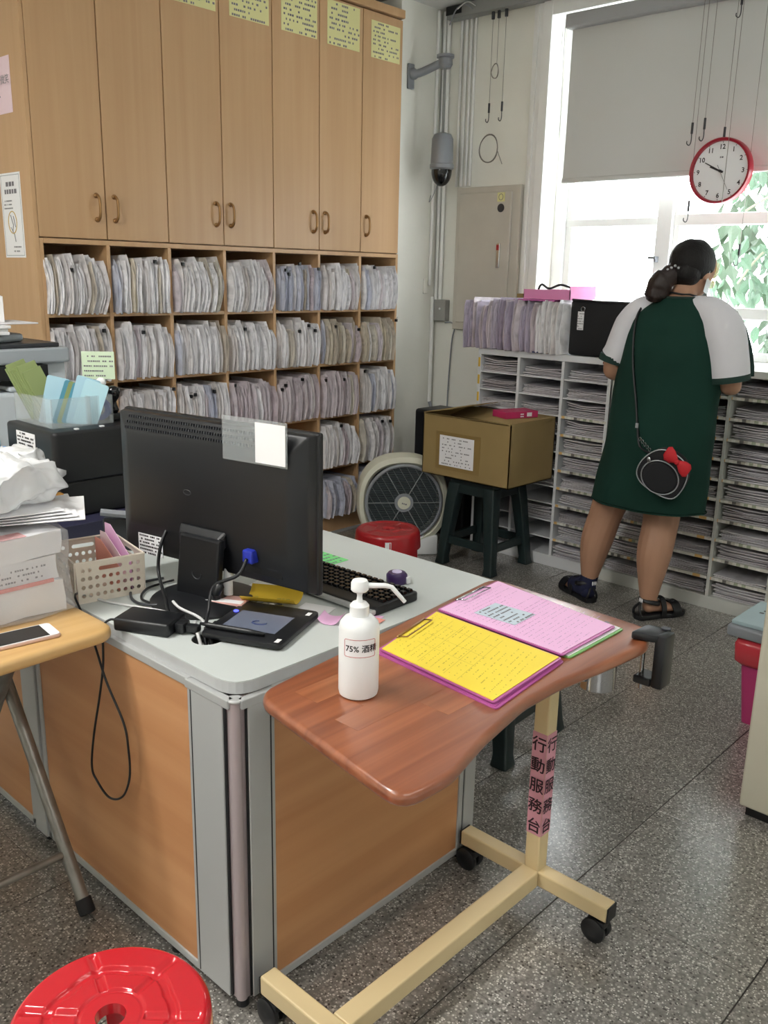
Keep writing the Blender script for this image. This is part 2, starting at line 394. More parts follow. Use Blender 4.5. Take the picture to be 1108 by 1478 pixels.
# ---- text and print
_font_cache = {}
def text_mb(txt, size, org, ex, ey, thick=0.0006, bold=0, heavy=0):
    """lettering laid in the plane (ex, ey) with its lower left at org"""
    key = (txt, size, bold)
    if key not in _font_cache:
        cu = bpy.data.curves.new('lettering', 'FONT'); cu.body = txt; cu.size = size; cu.resolution_u = 2; cu.offset = bold
        ob = bpy.data.objects.new('lettering', cu); C.objects.link(ob)
        me = evaluated_mesh(ob); _font_cache[key] = ([v.co.copy() for v in me.vertices], [tuple(p.vertices) for p in me.polygons])
        bpy.data.objects.remove(ob); bpy.data.curves.remove(cu); bpy.data.meshes.remove(me)
    vs, fs = _font_cache[key]; ex = Vector(ex).normalized(); ey = Vector(ey).normalized(); nz = ex.cross(ey)
    mb = MB()
    for k, (a, b) in enumerate([(0, 0)] + ([(heavy, 0), (-heavy, 0), (0, heavy), (0, -heavy)] if heavy else [])):
        mb.add([Vector(org) + ex*(v.x+a) + ey*(v.y+b) + nz*(thick+k*1.5e-5) for v in vs], fs)
    return mb
def print_lines(org, ex, ey, w, h, rows, seed=0, t=0.0004, lh=0.35, dens=0.75):
    """rows of small printed marks on a sheet with lower left org"""
    rr = random.Random(seed); ex = Vector(ex).normalized(); ey = Vector(ey).normalized(); nz = ex.cross(ey); mb = MB(); dy = h/rows
    for j in range(rows):
        y = h - dy*(j+0.8); x = w*0.06 + (w*0.2*rr.random() if j == 0 else 0); hh = dy*lh
        end = w*(0.94 if rr.random() < 0.6 else 0.5+0.4*rr.random())
        while x < end:
            l = hh*rr.uniform(0.7, 1.3)
            if rr.random() < dens:
                mb.add([Vector(org)+ex*a+ey*b+nz*t for a, b in ((x, y), (x+l, y), (x+l, y+hh), (x, y+hh))], [(0, 1, 2, 3)])
            x += l + hh*0.35
    return mb
def quad_mb(org, ex, ey, w, h, t=0.0012):
    ex = Vector(ex).normalized(); ey = Vector(ey).normalized(); nz = ex.cross(ey); o = Vector(org); mb = MB()
    vs = [o+ex*a+ey*b+nz*c for c in (0, t) for a, b in ((0, 0), (w, 0), (w, h), (0, h))]
    mb.add(vs, [(3, 2, 1, 0), (4, 5, 6, 7), (0, 1, 5, 4), (1, 2, 6, 5), (2, 3, 7, 6), (3, 0, 4, 7)])
    return mb
# ================================================================ the room
def structure(name, mb, m, **k): return O(name, mb, m, kind='structure', **k)
floor = structure('floor', MB().box(-3.0, 4.7, -3.0, 4.3, -0.05, -0.002), M['joint'])
TS = 0.462; tile_me = mesh_from(MB().box(0, TS-0.0015, 0, TS-0.0035, -0.01, 0.0), 'tile', bevel=0.0006, seg=1); tile_me.materials.append(M['terrazzo'])
for i in range(-3, 6):
    for j in range(-5, 7):
        x = 2.258 + TS*(i-1) ; y = 0.975 + TS*j
        if x < -0.1 or x > 4.45 or y > 3.75: continue
        # clip at the far walls by sliding tiles under them is avoided: the last row is left to the joint bed
        t = link('tile', tile_me, floor); t.location = (x, y, 0)
fl = MB(); fl.box(-3.0, -0.06, -3.0, 4.3, -0.002, 0.0); fl.box(-0.06, 4.7, -3.0, -1.34, -0.002, 0.0)
O('tile', fl, M['terrazzo'], floor)
WX = 4.47
structure('ceiling', MB().box(-3.1, 4.9, -3.1, 4.4, 3.01, 3.06), M['ceil'])
structure('wall_back', MB().box(-3.1, 4.095, 4.16, 4.3, 0, 3.01), M['wall'])
structure('wall_corner', MB().box(4.095, WX+0.2, 3.745, 4.3, 0, 3.01), M['wall'])
wr = MB()
wr.box(WX, WX+0.2, 2.97, 3.745, 0, 3.01); wr.box(WX, WX+0.2, -3.1, 2.97, 0, 1.10); wr.box(WX, WX+0.2, -3.1, 2.97, 2.86, 3.01); wr.box(WX, WX+0.2, -3.1, 0.75, 1.10, 2.86)
structure('wall_right', wr, M['wall'])
structure('wall_front', MB().box(-3.1, WX+0.2, -3.2, -3.1, 0, 3.01), M['wall'])
structure('wall_left', MB().box(-3.2, -3.1, -3.2, 4.3, 0, 3.01), M['wall'])
# window: casing steps, jamb, sash frames, panes
cas = MB()
cas.box(WX-0.012, WX, 3.01, 3.10, 1.10, 3.0); cas.box(WX-0.03, WX, 2.972, 3.03, 1.10, 3.0); cas.box(WX-0.02, WX, 3.065, 3.085, 1.10, 3.0)
cas.box(WX-0.03, WX, 0.7, 2.972, 2.862, 2.96)
structure('trim_1', cas, M['white_paint'], bevel=0.004)
win = T('window_1', 'white-framed window behind the blind', 'window', (4.6, 1.86, 1.1)); del win['label'], win['category']; win['kind'] = 'structure'
fr = MB()
fr.box(4.58, 4.66, 2.90, 2.97, 1.12, 2.86); fr.box(4.58, 4.66, 0.75, 0.82, 1.12, 2.86); fr.box(4.58, 4.66, 0.82, 2.90, 2.80, 2.86); fr.box(4.58, 4.66, 0.82, 2.90, 1.12, 1.16)
fr.box(4.57, 4.66, 2.245, 2.33, 1.16, 2.80)
O('window_frame', fr, M['white_paint'], win, bevel=0.004, world=True)
for nm, y0, y1, z0, z1 in (('left', 2.33, 2.90, 1.79, 1.83), ('right', 0.82, 2.245, 1.785, 1.842)):
    O('crossbar', MB().box(4.595, 4.65, y0, y1, z0, z1), M['white_paint'], win, bevel=0.003, world=True)
O('crossbar', MB().box(4.595, 4.65, 0.82, 2.245, 1.325, 1.38), M['white_paint'], win, bevel=0.003, world=True)
O('crossbar', MB().box(4.595, 4.65, 2.33, 2.90, 1.325, 1.37), M['white_paint'], win, bevel=0.003, world=True)
sf = MB()
for y0, y1 in ((2.215, 2.245), (2.86, 2.90)): sf.box(4.60, 4.64, y0, y1, 1.16, 2.80)
O('sash_stile', sf, M['white_paint'], win, bevel=0.003, world=True)
lt = MB(); lt.box(4.54, 4.60, 2.30, 2.315, 1.60, 1.63); lt.box(4.535, 4.55, 2.30, 2.345, 1.615, 1.63)
O('window_latch', lt, M['grey'], win, bevel=0.002, world=True)
for y0, y1 in ((2.33, 2.86), (0.82, 2.215)):
    for z0, z1 in ((1.16, 1.33), (1.375, 1.79), (1.84, 2.80)):
        O('pane', MB().box(4.618, 4.622, y0, y1, z0, z1), M['glass'], win, world=True)
O('window_sill', MB().box(4.40, 4.66, 0.75, 2.97, 1.085, 1.12), M['white_paint'], win, bevel=0.004, world=True)

# roller blind
bl = T('roller_blind', 'grey roller blind pulled half down over the window', 'blind', (4.43, 1.9, 2.02))
def blf(u, v):
    y = 0.80 + u*2.04; z = 2.025 + v*0.76
    return (4.435 + 0.004*math.sin(y*9+v*2) + 0.003*noise.noise(Vector((y*3, z*3, 0))), y, z)
mb = MB().grid(blf, 40, 14); mb2 = MB(); n0 = len(mb.v)
mb.add([(x+0.0015, y, z) for x, y, z in mb.v], [tuple(reversed(f)) for f in mb.f])
O('blind_fabric', mb, M['blind'], bl, smooth=True, world=True, recalc=False)
O('bottom_bar', MB().box(4.424, 4.444, 0.80, 2.84, 2.008, 2.034), M['blind'], bl, bevel=0.006, world=True, smooth=True)
O('cassette', MB().box(4.39, 4.465, 0.78, 2.86, 2.77, 2.84), mat('cassette_grey', '#a9abad', 0.5), bl, bevel=0.01, world=True)
O('pull_chain', MB().tube([(4.40, 2.875, 2.78), (4.405, 2.89, 2.4), (4.41, 2.885, 2.26), (4.42, 2.87, 2.24), (4.41, 2.862, 2.3), (4.40, 2.862, 2.78)], 0.002, 6), M['white_plastic'], bl, world=True)

# tree outside
tr = T('tree_outside', 'leafy tree branches hanging outside the right window', 'tree', (6.9, 1.4, 0.3))
tk = MB(); tk.tube([(6.9, 1.4, 0.3), (6.85, 1.5, 1.2), (6.95, 1.7, 2.2), (6.8, 1.9, 3.2)], [0.07, 0.06, 0.05, 0.03], 8)
for p in (((6.9, 1.6, 1.9), (6.7, 2.0, 2.2), (6.6, 2.4, 2.15), (6.5, 2.72, 1.95)), ((6.9, 1.7, 2.1), (6.6, 2.1, 1.9), (6.5, 2.45, 1.75), (6.5, 2.65, 1.5)), ((6.9, 1.8, 2.4), (6.7, 2.2, 2.5), (6.5, 2.7, 2.35))):
    tk.tube(spline(p, 5), 0.008, 6)
O('branch', tk, M['bark'], tr, world=True, smooth=True)
lf = MB()
pts = [(0, 0), (0.018, 0.02), (0.03, 0.05), (0.026, 0.08), (0.012, 0.105), (0, 0.125), (-0.012, 0.105), (-0.026, 0.08), (-0.03, 0.05), (-0.018, 0.02)]
lf.add([(0.0, 0.0, 0.0)] + [(x, -y, 0.012*abs(x)/0.03) for x, y in pts[1:]], [(0, 1, 2, 3, 4, 5), (0, 5, 6, 7, 8, 9)])
leaf_me = mesh_from(lf, 'leaf', recalc=False); leaf_me.materials.append(M['leaf'])
rl = random.Random(5)
for k in range(230):
    if k < 150:
        y = rl.uniform(1.9, 2.72); z = rl.uniform(1.75, 2.6) - 0.15*(y-2.3)
        if z < 2.0 and rl.random() < 0.35 and y > 2.5: continue
    else:
        c = rl.choice([(2.66, 1.52), (2.58, 1.42), (2.45, 1.65), (2.3, 1.55), (2.62, 1.62)]); y = rl.gauss(c[0], 0.06); z = rl.gauss(c[1], 0.09)
    o = link('leaf', leaf_me, tr); o.location = Vector((6.5 + rl.uniform(-0.25, 0.3), y, z)) - tr.location
    o.rotation_euler = (PI/2 + rl.uniform(-0.7, 0.4), rl.uniform(-0.8, 0.8), PI/2 + rl.uniform(-0.9, 0.9)); s = rl.uniform(0.6, 1.15); o.scale = (s, s, s)

fol = MB(); rf = random.Random(8)  # leaf mass added, largely out of view, to cut window glare on floor
for k in range(10000):
    y = rf.uniform(-0.8, 3.1); z = rf.uniform(0.2, 6.0); c_ = Vector((rf.uniform(6.7, 7.6), y, z))
    if y > 0.435*c_.x or (y > 0.372*c_.x and (z < 1.5 or rf.random() < 0.68)): continue
    R_ = Matrix.Rotation(rf.uniform(0, 6.3), 3, 'Z') @ Matrix.Rotation(rf.uniform(0.6, 2.4), 3, 'X'); s_ = rf.uniform(1.2, 2.0)
    fol.add([c_ + R_ @ (Vector(p)*s_) for p in ((0, 0, 0), (0.035, -0.045, 0.006), (0, -0.13, 0), (-0.035, -0.045, 0.006))], [(0, 1, 2, 3)])
O('glare_foliage', fol, M['leaf_shaded'], tr, world=True, kind='stuff', recalc=False)
# ---------------------------------------------------------------- ceiling lights behind the camera
def ceiling_light(x, y, lab, power=1.0):
    t = T('ceiling_light', lab, 'ceiling light', (x, y, 3.01))
    O('housing', MB().box(-0.64, 0.64, -0.15, 0.15, -0.06, 0), M['white_paint'], t, bevel=0.006)
    em = bpy.data.materials.get('lamp_tube')
    if em is None:
        em = bpy.data.materials.new('lamp_tube'); em.use_nodes = True; b = em.node_tree.nodes['Principled BSDF']; b.inputs['Emission Color'].default_value = (1, 0.97, 0.92, 1); b.inputs['Emission Strength'].default_value = 6
    for yy in (-0.07, 0.07): O('tube', MB().cyl((-0.6, yy, -0.08), (0.6, yy, -0.08), 0.014), em, t, smooth=0.6)
    l = bpy.data.lights.new('ceiling_light_lamp', 'AREA'); l.shape = 'RECTANGLE'; l.size = 1.2; l.size_y = 0.24; l.energy = LAMP_POWER*power; l.color = (1, 0.975, 0.93)
    o = bpy.data.objects.new('ceiling_light_lamp', l); C.objects.link(o); o.parent = t; o.location = (0, 0, -0.11)
ceiling_light(-0.1, 2.1, 'fluorescent ceiling light over the desk', 1.5)
ceiling_light(1.9, -0.6, 'fluorescent ceiling light near the window side', 0.25)
ceiling_light(-0.1, -0.9, 'fluorescent ceiling light behind the viewer', 0.55)
ceiling_light(-1.6, 1.6, 'fluorescent ceiling light at the far left')

# ================================================================ cupboards with pigeonholes
CY = 3.725; X0 = 1.858; CW = 0.3187; ub = [X0 + CW*i for i in range(8)]
side_names = ['leftmost', 'second from left', 'third from left', 'rightmost']
def d_handle(parent, x, z):
    pts = [(x, CY, z-0.05), (x, CY-0.012, z-0.052), (x, CY-0.028, z-0.035), (x, CY-0.032, z), (x, CY-0.028, z+0.035), (x, CY-0.012, z+0.052), (x, CY, z+0.05)]
    mb = MB().tube(spline(pts, 4), 0.0065, 8); mb.cyl((x, CY, z-0.05), (x, CY-0.006, z-0.05), 0.011, seg=12); mb.cyl((x, CY, z+0.05), (x, CY-0.006, z+0.05), 0.011, seg=12)
    O('door_handle', mb, M['brass'], parent, smooth=True, world=True)
pairs = [(0, 1), (2, 3), (4, 5), (6,)]
for k, pr in enumerate(pairs):
    a = ub[pr[0]]; b = ub[pr[-1]+1]
    cb = T('wall_cupboard', ['wooden wall cupboard with two plain doors at the far left, above the pigeonholes', 'wooden wall cupboard with two doors, second from the left, two yellow notices at its top', 'wooden wall cupboard with two doors and yellow notices, beside the single-door one', 'narrow single-door wooden wall cupboard nearest the corner wall'][k], 'cupboard', ((a+b)/2, 3.92, 1.626))
    body = MB(); body.box(a, a+0.016, CY+0.022, 4.10, 1.63, 2.89); body.box(b-0.016, b, CY+0.022, 4.10, 1.63, 2.89); body.box(a, b, CY+0.022, 4.10, 1.63, 1.646); body.box(a, b, CY+0.022, 4.10, 2.874, 2.89); body.box(a, b, 4.09, 4.10, 1.63, 2.89)
    O('carcass', body, M['wood'], cb, world=True)
    for d in pr:
        dr = O('cupboard_door', MB().box(ub[d]+0.0025, ub[d+1]-0.0025, CY, CY+0.019, 1.632, 2.882), M['wood'], cb, bevel=0.0015, world=True)
        hx = ub[d+1]-0.045 if d in (0, 2, 4) else ub[d]+0.042
        pz = 1.763 if d < 2 else 1.774
        hm_parent = dr
        mbx = MB(); d_handle(dr, hx, pz)
# crown board on top
mold = O('cornice_board', MB().box(X0-0.01, ub[7]+0.005, CY-0.012, 4.12, 2.892, 2.935), M['wood'], None, bevel=0.004, label='long wooden cornice board along the tops of the wall cupboards', cat='cornice')
# pigeonhole carcass
ph = T('pigeonhole_cabinet', 'tall wooden cabinet of open pigeonholes packed with patient records', 'cabinet', (2.97, 3.92, 0))
O('side_panel', MB().box(X0-0.018, X0, CY-0.001, 4.12, 0, 2.89), M['wood'], ph, bevel=0.0015, world=True)
O('side_panel', MB().box(ub[7]-0.018, ub[7], CY, 4.12, 0, 1.628), M['wood'], ph, bevel=0.0015, world=True)
O('side_panel', MB().box(X0+0.0005, X0+0.018, CY, 4.12, 0, 1.626), M['wood'], ph, bevel=0.0015, world=True)
for i in range(1, 7): O('divider', MB().box(ub[i]-0.009, ub[i]+0.009, CY, 4.10, 0.1, 1.606), M['wood'], ph, bevel=0.0015, world=True)
O('top_rail', MB().box(X0+0.018, ub[7]-0.018, CY, 4.10, 1.606, 1.627), M['wood'], ph, bevel=0.0015, world=True)
O('back_panel', MB().box(X0, ub[7], 4.10, 4.12, 0, 1.63), M['wood_in'], ph, world=True)
O('plinth', MB().box(X0+0.018, ub[7]-0.018, CY+0.005, CY+0.025, 0, 0.10), M['wood'], ph, bevel=0.0015, world=True)
for zz in (1.30, 1.0, 0.70, 0.40, 0.10):
    for i in range(7):
        O('shelf', MB().box(ub[i]+0.0095, ub[i+1]-0.0095, CY+0.001, 4.10, zz-0.002, zz+0.015), M['wood'], ph, bevel=0.001, world=True)
O('aluminium_strip', MB().box(X0, ub[7], CY-0.004, CY+0.004, 0, 0.014), M['alu'], ph, world=True)

# yellow notices, each a sheet with print
for d, dx, z0, z1 in ((2, 0.06, 2.668, 2.87), (3, 0.06, 2.668, 2.872), (4, 0.06, 2.668, 2.872), (5, 0.05, 2.662, 2.872), (6, 0.058, 2.655, 2.84)):
    x0 = ub[d]+dx; w = 0.24 if d < 6 else 0.23
    if d == 5: x0 = 3.505; w = 0.238
    if d == 6: x0 = 3.832; w = 0.232
    nm = ['on the third cupboard door from the left', 'on the fourth cupboard door from the left', 'on the fifth cupboard door from the left', 'on the sixth cupboard door from the left', 'on the single cupboard door nearest the corner'][d-2]
    t = T('notice', 'pale yellow printed notice taped high ' + nm, 'notice', (x0+w/2, CY-0.003, z0), 0, 'yellow notices on the cupboard doors')
    O('sheet', quad_mb((x0, CY-0.0005, z0), (1, 0, 0), (0, 0, 1), w, z1-z0), M['yellow_pale'], t, world=True)
    O('printing', print_lines((x0, CY-0.0022, z0), (1, 0, 0), (0, 0, 1), w, z1-z0, 9, seed=d, lh=0.42, dens=0.6), M['ink_soft'], t, world=True)
# notices on the cabinet's end panel
XP = X0-0.018
t = T('notice', 'pale pink notice taped high on the cabinet end panel', 'notice', (XP, 3.94, 2.12))
O('sheet', quad_mb((XP-0.0005, 4.085, 2.12), (0, -1, 0), (0, 0, 1), 0.255, 0.215), M['pink_pale'], t, world=True)
O('lettering', text_mb('請微笑', 0.038, (XP-0.0022, 3.955, 2.235), (0, -1, 0), (0, 0, 1)), M['ink_soft'], t, world=True)
O('printing', print_lines((XP-0.0022, 4.07, 2.18), (0, -1, 0), (0, 0, 1), 0.16, 0.02, 1, seed=3), M['ink_soft'], t, world=True)
t = T('notice', 'tall white notice with a gold ring drawing on the cabinet end panel', 'notice', (XP, 3.91, 1.545))
O('sheet', quad_mb((XP-0.0005, 4.0, 1.545), (0, -1, 0), (0, 0, 1), 0.185, 0.345), M['white_paper'], t, world=True)
b_ = MB()
for a_, c_, w_, h_ in ((0.008, 0.008, 0.169, 0.002), (0.008, 0.335, 0.169, 0.002), (0.008, 0.008, 0.002, 0.329), (0.175, 0.008, 0.002, 0.329)):
    q = quad_mb((XP-0.0018, 4.0-a_, 1.545+c_), (0, -1, 0), (0, 0, 1), w_, h_, 0.0004); b_.add(q.v, q.f)
O('border', b_, M['grey'], t, world=True)
O('printing', print_lines((XP-0.0022, 3.97, 1.80), (0, -1, 0), (0, 0, 1), 0.125, 0.06, 2, seed=5, lh=0.6, dens=1), M['ink_soft'], t, world=True)
O('printing', print_lines((XP-0.0022, 3.985, 1.742), (0, -1, 0), (0, 0, 1), 0.155, 0.045, 3, seed=8, dens=0.9), M['ink_soft'], t, world=True)
O('ring_drawing', MB().tube([(XP-0.002, 3.91+0.038*math.cos(a), 1.69+0.045*math.sin(a)) for a in [2*PI*i/24 for i in range(24)]], 0.0022, 6, closed=True), mat('gold_ink', '#c9a860', 0.5), t, world=True)
sk = MB()
for p in (((3.925, 1.72), (3.905, 1.68), (3.915, 1.65)), ((3.90, 1.715), (3.885, 1.67)), ((3.93, 1.67), (3.90, 1.64), (3.893, 1.61))): sk.tube([(XP-0.002, a, b) for a, b in p], 0.0018, 6)
sk.add(*(lambda q: (q.v, q.f))(print_lines((XP-0.0022, 3.93, 1.565), (0, -1, 0), (0, 0, 1), 0.1, 0.035, 2, seed=12)))
O('drawing', sk, M['ink_soft'], t, world=True)

# ---------------------------------------------------------------- patient records in the pigeonholes
def bundle_mesh(seed, h, w, depth, lean, slump, leaves=3):
    rr = random.Random(seed); mb = MB(); nz = 9; x = 0
    for L in range(leaves):
        lw = w/leaves*rr.uniform(0.5, 0.92); hh = h*rr.uniform(0.84, 1.04); y0 = rr.uniform(-0.016, 0.018); sag = rr.uniform(0.002, 0.012); ph_ = rr.uniform(0, 6)
        vs = []
        for j in range(nz+1):
            t = j/nz; z = hh*t - sag*(1-t)
            off = lean*t*t*0.6 + slump*math.sin(PI*min(1, t*1.1))*0.8 - abs(slump)*0.2 + 0.0025*math.sin(ph_+t*9)
            tw = lw*(0.9 + 0.2*math.sin(PI*t))*(1.0 if t < 0.9 else 0.75)
            yf = y0 - 0.012*math.sin(PI*t) + (0.02*(t-0.8)*5*rr.random() if t > 0.8 else 0)
            vs += [(x+off, yf+0.002, z), (x+off+tw*0.5, yf-0.003, z+0.001), (x+off+tw, yf+0.002, z), (x+off+tw, yf+depth, z*0.97), (x+off, yf+depth, z*0.97)]
        fs = [(0, 1, 2, 3, 4)]
        fs += [tuple(reversed([nz*5+i for i in range(5)]))]
        for j in range(nz):
            for i in range(5): fs.append((j*5+i, j*5+(i+1) % 5, (j+1)*5+(i+1) % 5, (j+1)*5+i))
        mb.add(vs, fs); x += w/leaves
    return mb
rows = [('top row', 1.315, range(7)), ('second row', 1.015, range(7)), ('third row', 0.715, (0, 1, 2, 3, 4, 5, 6)), ('fourth row', 0.415, (5, 6)), ('bottom row', 0.115, (5, 6))]
nth = ['first', 'second', 'third', 'fourth', 'fifth', 'sixth', 'seventh', 'eighth', 'ninth', 'tenth', 'eleventh', 'twelfth'] + ['%dth' % q for q in range(13, 25)]
ordn = ['first', 'second', 'third', 'fourth', 'fifth', 'sixth', 'seventh']
special = {(0, 4): 'folder_blue', (1, 5): 'folder_tan', (2, 3): 'folder_pink', (2, 4): 'folder_pink', (2, 5): 'folder_pink', (4, 5): 'folder_blue', (4, 6): 'folder_blue', (1, 6): 'folder_tan', (0, 1): 'folder', (1, 0): 'folder'}
clip_mb = MB().box(-0.006, 0.006, -0.010, 0.004, -0.008, 0.008); clip_mb.tube([(-0.004, -0.004, 0.008), (-0.004, -0.014, 0.02), (0.004, -0.014, 0.02), (0.004, -0.004, 0.008)], 0.0008, 4)
clip_me = mesh_from(clip_mb, 'binder_clip', bevel=0.001, seg=1); clip_me.materials.append(M['black'])
rb = random.Random(11)
for r, (rn, z, cols) in enumerate(rows):
    for c in cols:
        x = ub[c] + 0.014; xe = ub[c+1] - 0.016; n = 12 if r < 3 else 11; 
        grp = 'records standing in the %s, %s compartment from the left' % (rn, ordn[c])
        style = rb.choice(['bow', 'lean', 'straight', 'bow']); mkey = special.get((r, c), 'folder')
        base_slump = {'bow': rb.uniform(0.010, 0.02), 'lean': 0.004, 'straight': 0.001}[style]; dirn = 1 if (r, c) in ((0, 0), (0, 2), (0, 3), (3, 6), (4, 5)) else rb.choice([1, 1, -1])
        if (r, c) in ((0, 0), (0, 3), (3, 6), (4, 5), (4, 6), (0, 2)): base_slump = 0.026
        step = (xe - x - (base_slump if dirn > 0 else 0)*0.6)/n
        if dirn < 0: x += base_slump*0.6
        for k in range(n):
            h = rb.uniform(0.212, 0.25); 
            if r == 4: h *= 0.93
            sl = dirn*base_slump*rb.uniform(0.7, 1.1)*(0.3+0.7*k/n); ln = rb.uniform(-0.012, 0.012) if style != 'lean' else -0.02
            ln = max(-0.01, min(0.01, ln)) if k in (0, n-1) else ln
            mk = mkey
            if rb.random() < 0.16: mk = rb.choice(['folder_tan', 'folder_blue', 'folder_pink', 'folder'])
            o = O('record_bundle', bundle_mesh(rb.random(), h, step*0.97, 0.27, ln, sl), M[mk], label='sleeved paper bundle, %s from left in the %s pigeonhole of the %s' % (nth[k], ordn[c], rn), cat='paper bundle', group=grp, smooth=0.9)
            o.location = (x, CY - 0.012 - rb.uniform(0, 0.012) - (0.012 if r == 4 else 0), z+0.004)
            x += step
            if rb.random() < 0.14:
                q = link('binder_clip', clip_me, o); q.location = (step*0.4 + sl*0.4, -0.008, h*rb.uniform(0.8, 0.97)); q['label'] = 'small black binder clip'

# ================================================================ things on the corner wall
cc = T('security_camera', 'grey dome security camera hanging from a wall bracket in the corner', 'camera', (4.20, 3.745, 2.6))
cx, cyy = 4.275, 3.565
mb = MB(); mb.box(4.15, 4.20, 3.728, 3.745, 2.545, 2.68); O('wall_plate', mb, M['cctv'], cc, bevel=0.005, world=True)
O('bracket_arm', MB().tube(spline([(4.175, 3.735, 2.625), (4.20, 3.69, 2.63), (4.245, 3.61, 2.665), (cx, cyy, 2.69)], 5), [0.03]*4+[0.022]*12, 12), M['cctv'], cc, smooth=True, world=True)
O('bracket_head', MB().lathe([(0.03, -0.02), (0.042, 0.0), (0.04, 0.03), (0.05, 0.035), (0.05, 0.05)], (cx, cyy, 2.67)), M['cctv'], cc, smooth=0.6, world=True)
O('drop_pipe', MB().cyl((cx, cyy, 2.68), (cx, cyy, 2.285), 0.008), M['duct'], cc, smooth=0.6, world=True)
O('camera_housing', MB().lathe([(0.02, 0.29), (0.05, 0.28), (0.062, 0.255), (0.066, 0.12), (0.07, 0.115), (0.07, 0.095), (0.058, 0.085)], (cx, cyy, 2.02)), M['cctv'], cc, smooth=0.6, world=True)
O('dome', MB().ball((cx, cyy, 2.10), (0.06, 0.06, 0.085), 20, 14), M['black_gloss'], cc, smooth=True, world=True)
O('drain_tube', MB().tube(spline([(cx+0.01, cyy+0.03, 2.05), (cx+0.01, cyy+0.06, 1.98), (cx-0.01, cyy+0.08, 1.93), (cx+0.005, cyy+0.08, 1.97)], 5), 0.002, 6), M['grey'], cc, world=True)

def conduit(name, pts, r, m, lab, cat='conduit', seg=8): 
    return O(name, MB().tube(pts, r, seg), m, None, smooth=0.8, label=lab, cat=cat)
conduit('conduit', [(4.41, 3.735, 3.0), (4.40, 3.735, 1.45)], 0.010, M['white_paint'], 'thin white wall pipe left of the corner, running down from the ceiling')
conduit('conduit', [(4.455, 3.725, 3.0), (4.455, 3.725, 1.33)], 0.012, M['white_paint'], 'white pipe in the corner dropping into the small grey junction box')
conduit('conduit', [(4.452, 3.69, 3.0), (4.452, 3.69, 1.33)], 0.012, M['white_paint'], 'second white pipe in the corner, just right of the one into the junction box')
conduit('conduit', [(4.43, 3.732, 1.38), (4.43, 3.732, 0.72)], 0.012, M['white_paint'], 'lower white pipe running down the corner wall behind the fan')
conduit('conduit', [(4.43, 3.73, 0.72), (4.435, 3.71, 0.66), (4.45, 3.66, 0.62), (4.455, 3.6, 0.60)], 0.011, M['grey'], 'grey bent pipe end below the lower white corner pipe')
for k, yy in enumerate((3.60, 3.565, 3.53, 3.50)):
    conduit('conduit', [(4.46, yy, 2.96), (4.46, yy, 2.03)], 0.0085 if k != 1 else 0.011, M['white_paint'], ['leftmost', 'second', 'third', 'rightmost'][k] + ' of four thin white pipes running down into the grey wall panel box', 'conduit')
jb = T('junction_box', 'small grey junction box in the corner between the white pipes', 'junction box', (4.44, 3.66, 1.24))
O('box_body', MB().box(4.425, 4.47, 3.622, 3.715, 1.235, 1.365), mat('box_grey', '#9b9b98', 0.5, metal=0.2), jb, bevel=0.004, world=True)
O('cover_screw', MB().cyl((4.426, 3.665, 1.31), (4.421, 3.665, 1.31), 0.007), M['white_plastic'], jb, world=True)
wb = T('wall_socket', 'small white cable clip plate on the left corner wall', 'socket', (4.36, 3.74, 1.45))
O('plate', MB().box(4.345, 4.38, 3.732, 3.745, 1.40, 1.49), M['wall'], wb, bevel=0.003, world=True)
conduit('cable', spline([(4.45, 3.64, 1.225), (4.45, 3.59, 1.228), (4.455, 3.565, 1.20), (4.455, 3.585, 1.10), (4.455, 3.60, 0.8), (4.455, 3.60, 0.55)], 6), 0.0045, M['grey'], 'grey cable looping from the junction box down the wall', 'cable')
conduit('cable', [(4.44, 3.10, 1.18), (4.45, 3.11, 0.9), (4.45, 3.10, 0.4)], 0.0025, M['grey'], 'thin dark cable on the wall left of the white unit', 'cable')

eb = T('electrical_panel', 'beige-grey electrical panel box on the wall beside the window', 'panel box', (4.45, 3.35, 1.19))
O('panel_frame', MB().box(4.44, WX, 3.11, 3.575, 1.19, 2.02), M['panelbox'], eb, bevel=0.004, world=True)
O('panel_door', MB().box(4.425, 4.44, 3.165, 3.54, 1.235, 1.985), M['panelbox'], eb, bevel=0.004, world=True)
O('latch', MB().box(4.417, 4.426, 3.225, 3.25, 1.56, 1.70), M['chrome'], eb, bevel=0.003, world=True)
O('latch_button', MB().box(4.414, 4.418, 3.229, 3.246, 1.66, 1.69), M['red2'], eb, world=True)
O('round_sticker', MB().cyl((4.426, 3.235, 1.895), (4.4235, 3.235, 1.895), 0.024, seg=24), M['dkgrey'], eb, world=True)
O('yellow_sticker', MB().box(4.423, 4.426, 3.21, 3.262, 1.93, 1.98), M['yellow_pale'], eb, world=True)
O('sticker_ring', MB().tube([(4.4225, 3.236+0.015*math.cos(a), 1.955+0.017*math.sin(a)) for a in [2*PI*i/16 for i in range(16)]], 0.0015, 5, closed=True), M['ink_soft'], eb, world=True)

